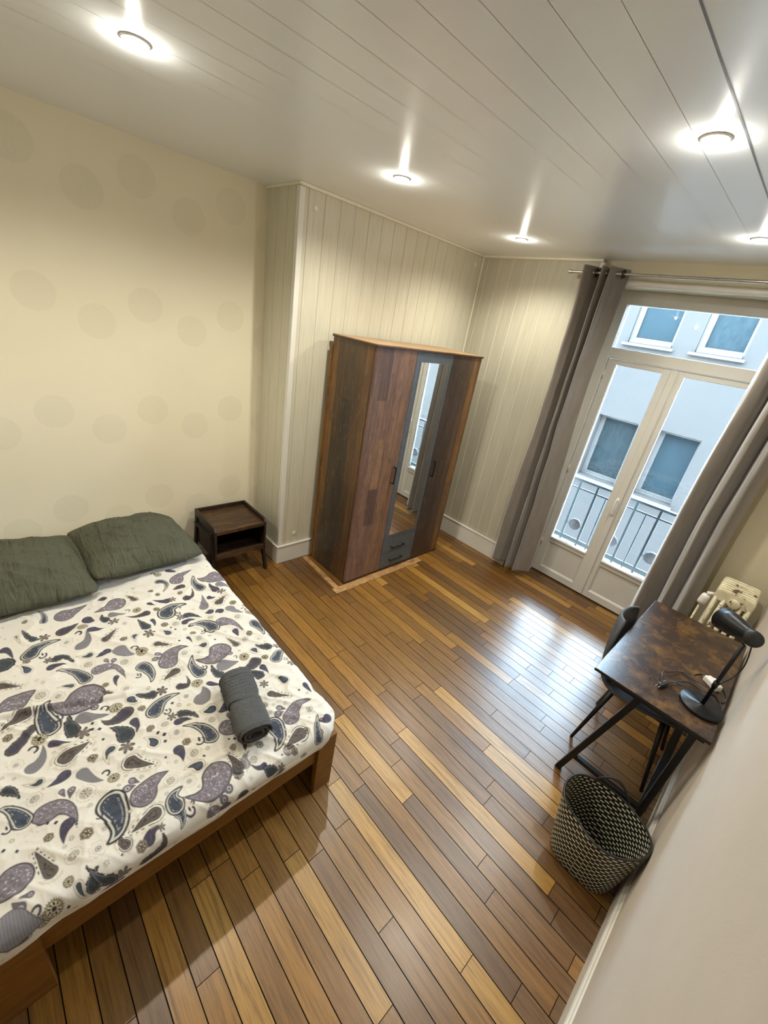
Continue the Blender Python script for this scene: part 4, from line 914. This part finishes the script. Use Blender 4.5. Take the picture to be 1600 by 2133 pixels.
# ------------------------------------------------------------------ TOWEL (folded and rolled)
def build_towel():
    a = Vector((1.872, .592, .535)); c = Vector((2.178, .535, .535)); ax = (c - a).normalized(); side = Vector((0, 0, 1)).cross(ax).normalized(); up = ax.cross(side)
    t = thing('rolled_towel', (2.0, .57, .478), 'rolled dark grey towel tied in the middle, lying on the duvet near the bed foot', 'towel')
    b = MB(); n = 60; rows = []
    L = (c - a).length
    for i in range(n + 1):
        s = i / n; p = a + ax * (L * s); k = 1 - .13 * math.exp(-((s - .50) / .07) ** 2)
        rib = .0035 * math.sin(s * 105) * (1 if s < .40 else .0); fl = .97 if 0 < i < n else .90
        ring = []
        for j in range(64):
            q = 2 * PI * j / 64; ca, sa = math.cos(q), math.sin(q)
            ex = .5; rx = .074 * math.copysign(abs(ca) ** .75, ca); rz = .050 * math.copysign(abs(sa) ** .8, sa)
            w_ = 1 + .03 * mnoise.noise(Vector((s * 9, ca * 2, sa * 2))) + .02 * mnoise.noise(Vector((s * 26, ca * 5, sa * 5)))
            ring.append(p + (side * rx + up * rz) * (k * w_ * fl) + (side * ca + up * sa) * rib)
        rows.append(ring)
    P_ = [[rows[i][j] for i in range(n + 1)] for j in range(64)]
    b.grid(P_, closed_u=True); o = obj('rolled_body', b, M['towel'], t)
    # spiral layers seen in the end
    for end, dr in ((c, 1), (a, -1)):
        b = MB(); rows = []
        for j in range(90):
            f = j / 89; q = -.3 + f * 2 * PI * 2.6; k = .95 - .62 * f
            rx = .074 * k * math.copysign(abs(math.cos(q)) ** .8, math.cos(q)); rz = .050 * k * math.copysign(abs(math.sin(q)) ** .85, math.sin(q))
            base = end + side * rx + up * rz; dv = (side * math.cos(q) + up * math.sin(q)) * .0045
            rows.append([base + dv - ax * dr * .03, base + dv + ax * dr * (.010), base + ax * dr * .013, base - dv + ax * dr * .010, base - dv - ax * dr * .03])
        b.grid(rows); obj('end_fold', b, M['towel'], t)
    b = MB(); rows = []
    for i, s in enumerate((.455, .47, .50, .53, .545)):
        p = a + ax * (L * s); kk = .90 + (.045 if 0 < i < 4 else 0)
        rows.append([p + side * (.074 * kk * math.copysign(abs(math.cos(q)) ** .75, math.cos(q))) + up * (.050 * kk * math.copysign(abs(math.sin(q)) ** .8, math.sin(q))) + ax * (.018 * math.cos(q)) for q in [2 * PI * j / 48 for j in range(48)]])
    P_ = [[rows[i][j] for i in range(5)] for j in range(48)]
    b.grid(P_, closed_u=True); obj('tie_band', b, M['towel'], t)
build_towel()

# ------------------------------------------------------------------ CURTAINS AND ROD
rod = thing('curtain_rod', (2.3, 3.60, 2.72), 'thin steel curtain rod above the glazed door', 'curtain rod')
b = MB(); b.tube([(1.365, 3.60, 2.722), (3.30, 3.60, 2.722)], .010, 16); smooth(obj('pole', b, M['steel'], rod))
b = MB(); b.tube([(1.355, 3.60, 2.722), (1.385, 3.60, 2.722)], .0135, 16); smooth(obj('end_cap', b, M['steel'], rod))
b = MB(); b.tube([(3.28, 3.60, 2.722), (3.31, 3.60, 2.722)], .0135, 16); smooth(obj('end_cap', b, M['steel'], rod))
for x in (1.50, 3.22):
    b = MB(); b.tube([(x, 3.60, 2.722), (x, 3.60, 2.75), (x, YW + .04, 2.75)], .006, 8); b.tube([(x, YW + .0, 2.75), (x, YW + .045, 2.75)], .02, 16); obj('bracket', b, M['steel'], rod)
def curtain(label, edges, plan, zb, eyes, ph):
    """edges: (z, xleft, xright) from top to bottom; plan: folds seen from above as (fraction across, y)"""
    t = thing('curtain', ((edges[0][1] + edges[0][2]) / 2, 3.60, zb), label, 'curtain', 'taupe eyelet curtains at the glazed door')
    path = smooth_path([(a, y, 0) for a, y in plan], 16)
    nz = 110; rows = []
    for i, p in enumerate(path):
        s = i / (len(path) - 1); col = []
        for j in range(nz + 1):
            z = edges[0][0] + (zb - edges[0][0]) * j / nz
            for e0, e1 in zip(edges[:-1], edges[1:]):
                if z >= e1[0] - 1e-6: break
            f = min(1, max(0, (e0[0] - z) / (e0[0] - e1[0]))); xl = e0[1] + (e1[1] - e0[1]) * f; xr = e0[2] + (e1[2] - e0[2]) * f
            d = (edges[0][0] - z) / 2.7
            n1 = mnoise.noise(Vector((s * 5, z * .9, ph))); n2 = mnoise.noise(Vector((s * 16, z * 3.2, ph + 5)))
            x = xl + (xr - xl) * (p.x + .03 * n1 * d) + .004 * n2; y = 3.605 + (p.y - 3.605) * (1 - .12 * d) + .012 * n1 * d + .006 * n2 * min(1, d * 3)
            col.append((x, y, z + (.010 * math.sin(s * 6 + ph) if j == nz else 0)))
        rows.append(col)
    b = MB(); b.grid(rows); c = obj('cloth', b, M['curtain'], t); solid(c, .003)
    for s in eyes:
        x = edges[0][1] + (edges[0][2] - edges[0][1]) * s; b = MB()
        pts = [(x, 3.60 + .026 * math.cos(q), 2.722 + .026 * math.sin(q)) for q in [2 * PI * k / 20 for k in range(20)]]
        b.tube(pts, .006, 8, closed=True); obj('eyelet', b, M['black_metal'], t)
PL = [(.0, 3.655), (.04, 3.60), (.13, 3.530), (.26, 3.575), (.36, 3.64), (.43, 3.675), (.47, 3.60), (.52, 3.545), (.57, 3.60), (.62, 3.675), (.66, 3.60), (.71, 3.54), (.78, 3.59), (.88, 3.64), (1.0, 3.680)]
curtain('taupe curtain gathered at the left side of the glazed door', [(2.765, 1.455, 1.800), (2.37, 1.475, 1.79), (1.9, 1.485, 1.782), (1.46, 1.475, 1.80), (.88, 1.455, 1.835), (.06, 1.445, 1.862)], PL, .085, (.09, .36, .64, .95), 1.3)
PR = [(.0, 3.68), (.03, 3.60), (.10, 3.53), (.22, 3.55), (.32, 3.61), (.37, 3.69), (.42, 3.60), (.50, 3.53), (.58, 3.57), (.66, 3.64), (.70, 3.69), (.75, 3.60), (.83, 3.53), (.93, 3.57), (1.0, 3.64)]
curtain('taupe curtain gathered at the right side of the glazed door beside the radiator', [(2.765, 2.80, 3.13), (2.34, 2.805, 3.13), (2.05, 2.795, 3.13), (1.68, 2.78, 3.125), (1.25, 2.765, 3.12), (.75, 2.765, 3.13), (.05, 2.765, 3.14)], PR, .05, (.05, .36, .64, .96), 2.6)

# ------------------------------------------------------------------ RADIATOR
def build_radiator():
    t = thing('cast_iron_radiator', (3.325, 3.50, 0), 'old cream cast iron column radiator with worn paint behind the desk', 'radiator')
    zt = .895; y0 = 3.355; pitch = .043; xs = [3.222 + .046 * k for k in range(5)]
    for s in range(7):
        y = y0 + s * pitch; b = MB()
        for x in xs: b.tube([(x, y, .10), (x, y, zt - .07)], .0150, 10)
        def outline(inset):
            hs = []
            for k in range(21):
                q = PI * k / 20; hs.append((3.314 + (.109 - inset) * math.copysign(abs(math.cos(q)) ** .30, math.cos(q)), zt - .050 + (.050 - inset) * math.sin(q) ** .40))
            return hs + [(3.314 - .109 + inset, zt - .085), (3.314 + .109 - inset, zt - .085)]
        prev = None; o0 = len(b.v)
        for yy, ins in ((-.0135, .016), (-.0115, .005), (0, 0), (.0115, .005), (.0135, .016)):
            b.v += [(x, y + yy, z) for x, z in outline(ins)]
        n = len(outline(0))
        for k in range(4):
            for i in range(n): b.f.append((o0 + k * n + i, o0 + (k + 1) * n + i, o0 + (k + 1) * n + (i + 1) % n, o0 + k * n + (i + 1) % n)); b.m.append(0); b.sm.append(False)
        b.f.append(tuple(o0 + i for i in range(n))); b.f.append(tuple(o0 + 4 * n + i for i in range(n))[::-1]); b.m += [0, 0]; b.sm += [False, False]
        b.box((3.205, y - .016, .06), (3.423, y + .016, .12), .012)
        if s in (0, 6):
            for x in (3.225, 3.405): b.box((x - .015, y - .014, 0), (x + .015, y + .014, .07), .004)
        obj('section', b, M['radiator'], t)
    b = MB(); m = Matrix.Translation((3.322, y0 - .016, zt - .068)) @ Matrix.Rotation(PI / 2, 4, 'X'); b.lathe([(.034, -.004), (.034, .010), (.028, .016), (.012, .018), (.001, .018)], 20, mat=m); obj('end_plug', b, M['radiator'], t)
    b = MB(); b.tube([(3.205, y0, .83), (3.17, y0 - .01, .82)], .012, 12); b.lathe([(.024, 0), (.026, .02), (.026, .06), (.020, .075), (.001, .077)], 20, mat=Matrix.Translation((3.165, y0 - .012, .735)) @ Matrix.Rotation(.12, 4, 'Y')); obj('thermostat_valve', b, M['white_plastic'], t)
    b = MB(); b.tube([(3.165, y0 - .012, .74), (3.165, y0 - .012, 0)], .007, 10); obj('supply_pipe', b, M['radiator'], t)
build_radiator()

# ------------------------------------------------------------------ DESK
def build_desk():
    xa, xb, ya, yb, zt = 2.962, 3.466, 1.964, 3.010, .750
    t = thing('desk', (3.21, 2.49, 0), 'small desk with a dark rustic wood top and black metal legs against the right wall', 'desk')
    b = MB(); b.box((xa, ya, zt - .015), (xb, yb, zt), .002); obj('desk_top', b, M['desk_wood'], t)
    b = MB(); b.box((xa - .001, ya - .001, zt - .0152), (xb + .001, yb + .001, zt - .0015)); obj('edge_band', b, M['black_plastic'], t)
    for y in (ya + .035, yb - .035):
        b = MB(); b.beam((3.012, y, 0), (3.182, y, zt - .016), .030, .030, .002, up=(0, 1, 0)); obj('leg', b, M['black_metal'], t)
        b = MB(); b.beam((3.408, y, 0), (3.408, y, zt - .016), .030, .030, .002, up=(0, 1, 0)); obj('leg', b, M['black_metal'], t)
        b = MB(); b.beam((3.050, y, .150), (3.400, y, .150), .026, .026, .002); obj('cross_bar', b, M['black_metal'], t)
        b = MB(); b.beam((3.05, y, zt - .030), (3.45, y, zt - .030), .028, .026, .002); obj('top_bar', b, M['black_metal'], t)
    b = MB(); b.beam((3.408, ya + .04, .152), (3.408, yb - .04, .152), .040, .020, .002); obj('long_stretcher', b, M['black_metal'], t)
build_desk()

# ------------------------------------------------------------------ CHAIR (tucked under the desk, back towards the room)
def build_chair():
    cy = 2.478; t = thing('tub_chair', (3.17, cy, 0), 'dark grey felt shell chair with black legs pushed under the desk', 'chair')
    prof = [(3.395, .455), (3.33, .468), (3.24, .463), (3.15, .458), (3.06, .462), (2.99, .485), (2.945, .535), (2.922, .600), (2.910, .670), (2.902, .740), (2.897, .810), (2.894, .852)]
    wid = [.160, .210, .236, .248, .250, .248, .242, .234, .224, .206, .176, .115]
    rows = []; NV = 25
    for (x, z), w_ in zip(prof, wid):
        r_ = []
        i = prof.index((x, z)); f = i / (len(prof) - 1)
        for j in range(NV):
            v = -1 + 2 * j / (NV - 1); e = abs(v) ** 2.6
            sideup = .030 * e * (1 - f * .95) * (1 if i > 0 else .5); fwd = .050 * e * max(0, (f - .35) / .65) ** .7 if f > .35 else 0
            r_.append((x + fwd, cy + v * w_, z + sideup - .02 * (1 - f) * (1 - v * v)))
        rows.append(r_)
    b = MB(); b.grid(rows); c = obj('seat_shell', b, M['felt'], t); solid(c, .022); subs(c, 2)
    b = MB(); b.box((3.04, cy - .13, .405), (3.32, cy + .13, .428), .006); obj('under_frame', b, M['black_metal'], t)
    for (tx, ty, fx_, fy_) in ((3.05, cy - .12, 2.975, cy - .215), (3.31, cy - .12, 3.388, cy - .215), (3.05, cy + .12, 2.975, cy + .205), (3.31, cy + .12, 3.388, cy + .205)):
        b = MB(); b.tube([(tx, ty, .43), (fx_, fy_, .0)], .012, 12, radii=[.015, .009]); obj('leg', b, M['black_metal'], t)
build_chair()

# ------------------------------------------------------------------ DESK LAMP
def build_lamp():
    bx, by, z0 = 3.385, 2.165, .7502
    t = thing('desk_lamp', (bx, by, z0), 'black desk lamp with a round base and tilted shade standing on the desk', 'lamp')
    def sh(b): return b
    b = MB(); b.lathe([(.088, 0), (.090, .003), (.090, .013), (.087, .016), (.012, .017), (.010, .022)], 48, mat=Matrix.Translation((bx, by, z0))); obj('lamp_base', b, M['lamp_black'], t)
    b = MB(); b.tube([(bx, by, z0 + .015), (bx + .002, by + .002, 1.135)], .0085, 14); b.tube([(bx, by, z0 + .13), (bx, by, z0 + .16)], .0115, 14); obj('pole', b, M['lamp_black'], t)
    cap = Vector((3.402, 2.205, 1.168)); ax = Vector((-.70, .66, -.16)).normalized()
    z = ax; x = Vector((0, 0, 1)).cross(z).normalized(); y = z.cross(x); m = Matrix((x, y, z)).transposed().to_4x4(); m.translation = cap
    b = MB(); b.lathe([(.030, -.012), (.0335, -.006), (.0335, .014), (.034, .03), (.040, .055), (.047, .085), (.052, .12), (.053, .165), (.050, .165), (.049, .12), (.030, .02)], 40, mat=m, capt=False); obj('lamp_shade', b, M['lamp_black'], t)
    b = MB(); d = (Vector(CAM) - cap).normalized(); p = cap + Vector((.002, -.020, .004))
    yv = (Vector((0.05, -1, .35))).normalized(); xx = Vector((0, 0, 1)).cross(yv).normalized(); m2 = Matrix((xx, yv.cross(xx), yv)).transposed().to_4x4(); m2.translation = p
    b.lathe([(.034, -.012), (.036, -.006), (.036, .006), (.033, .010), (.001, .011)], 32, mat=m2); obj('shade_joint', b, M['black_plastic'], t)
    Z = .7535
    paths = [[(3.412, 2.19, 1.14), (3.425, 2.20, 1.08), (3.432, 2.205, 1.02), (3.425, 2.20, .96), (3.402, 2.18, .91), (3.390, 2.168, .885)],
             [(3.217, 2.124, Z + .02), (3.206, 2.156, Z + .035), (3.198, 2.204, Z + .03), (3.211, 2.244, Z + .02), (3.264, 2.344, Z + .004), (3.302, 2.341, Z + .004), (3.354, 2.316, Z + .02), (3.396, 2.298, Z + .02), (3.440, 2.283, Z + .004), (3.462, 2.224, Z), (3.462, 2.19, Z)],
             [(3.234, 2.175, Z + .01), (3.297, 2.273, Z + .01), (3.34, 2.287, Z + .006), (3.387, 2.277, Z + .01), (3.42, 2.26, Z)],
             [(3.235, 2.172, Z + .012), (3.262, 2.20, Z + .02), (3.309, 2.190, Z + .035), (3.345, 2.18, Z + .03), (3.381, 2.168, Z + .018)],
             [(3.315, 2.394, Z), (3.338, 2.437, Z), (3.387, 2.447, Z), (3.430, 2.423, Z), (3.455, 2.373, Z), (3.462, 2.335, Z), (3.458, 2.307, Z), (3.445, 2.288, Z), (3.419, 2.314, Z), (3.389, 2.30, Z)]]
    for p_ in paths:
        b = MB(); b.tube(smooth_path(p_, 8), .0028, 8); obj('lamp_cord', b, M['black_plastic'], t)
    b = MB(); b.beam((3.234, 2.172, Z + .012), (3.214, 2.110, Z + .012), .022, .018, .005); pl = obj('plug', b, M['black_plastic'], t)
    for o_ in (-.006, .006):
        b = MB(); b.tube([(3.214 + o_, 2.110, Z + .012), (3.208 + o_, 2.092, Z + .012)], .0024, 8); obj('plug_pin', b, M['steel'], pl)
build_lamp()
def build_adapter():
    t = thing('power_adapter', (3.39, 2.385, .7502), 'white plug adapter lying on the desk behind the lamp', 'adapter')
    m = Matrix.Translation((3.390, 2.385, .7502)) @ Matrix.Rotation(math.radians(-38), 4, 'Z')
    b = MB(); b.box((-.040, -.021, 0), (.040, .021, .034), .008, mat=m); b.box((-.030, .010, .0), (.005, .036, .030), .007, mat=m); obj('adapter_body', b, M['white_plastic'], t)
    for s_ in (-.008, .008):
        b = MB(); b.tube([tuple(m @ Vector((-.040, s_, .016))), tuple(m @ Vector((-.056, s_, .016)))], .002, 8); obj('plug_pin', b, M['steel'], t)
build_adapter()

# ------------------------------------------------------------------ LAUNDRY BASKET
def build_basket():
    t = thing('laundry_basket', (3.29, 1.665, 0), 'black and cream woven oval basket on the floor against the right wall', 'basket')
    NU, NV = 96, 30; rows = []; UVs = []; Hh = .318
    def surf(u, v, inn=0.0):
        q = 2 * PI * u; f = v
        cx = 3.302 - .010 * f; cy = 1.654; a = .140 + .047 * f ** .8 - inn; b_ = .116 + .045 * f ** .8 - inn; ex = .70 + .30 * f
        dent = .030 * math.exp(-((q - 4.25) / .40) ** 2) * f ** 2
        n_ = 1 + .012 * mnoise.noise(Vector((math.cos(q) * 2, math.sin(q) * 2, f * 3)))
        return (cx + a * n_ * math.copysign(abs(math.cos(q)) ** ex, math.cos(q)), cy + (b_ * n_ - dent) * math.copysign(abs(math.sin(q)) ** ex, math.sin(q)), .002 + Hh * f + .012 * f * math.cos(2 * q + .4))
    for nm, inn, fl in (('woven_wall', 0.0, False), ('inner_wall', .006, True)):
        b = MB(); P_ = [[surf(i / NU, j / NV, inn) for j in range(NV + 1)] for i in range(NU)]
        b.grid(P_, closed_u=True, flip=fl); o = obj(nm, b, M['basket'], t)
        uv = o.data.uv_layers.new(name='UVMap'); li = 0
        for f_ in o.data.polygons:
            iu = [vi // (NV + 1) for vi in f_.vertices]; jv = [vi % (NV + 1) for vi in f_.vertices]
            wrap = max(iu) - min(iu) > 2
            for k_, l_ in enumerate(f_.loop_indices):
                uu = iu[k_] + (NU if wrap and iu[k_] == 0 else 0); uv.data[l_].uv = (uu / NU * 34, jv[k_] / NV * 20)
    b = MB(); P_ = [surf(i / 64, 0, 0) for i in range(64)]; b.add(P_ + [(p[0], p[1], p[2] + .006) for p in P_], [tuple(range(64))[::-1], tuple(range(64, 128))]); obj('basket_base', b, M['black_plastic'], t)
    b = MB(); b.tube([surf(i / 64, 1, .003) for i in range(64)], .0055, 8, closed=True); obj('rim', b, M['black_plastic'], t)
    # loop handles at back and front
    for u0, u1, zz in ((.200, .340, .075),):
        p0 = Vector(surf(u0, .97)); p1 = Vector(surf(u1, .97)); pts = []
        for k in range(17):
            s = k / 16; p = p0.lerp(p1, s); p += Vector((.0, .020, 0)) * math.sin(PI * s) + Vector((0, 0, zz)) * math.sin(PI * s) ** .7; pts.append(p)
        b = MB(); b.tube(pts, .006, 8); obj('handle', b, M['black_plastic'], t)
build_basket()
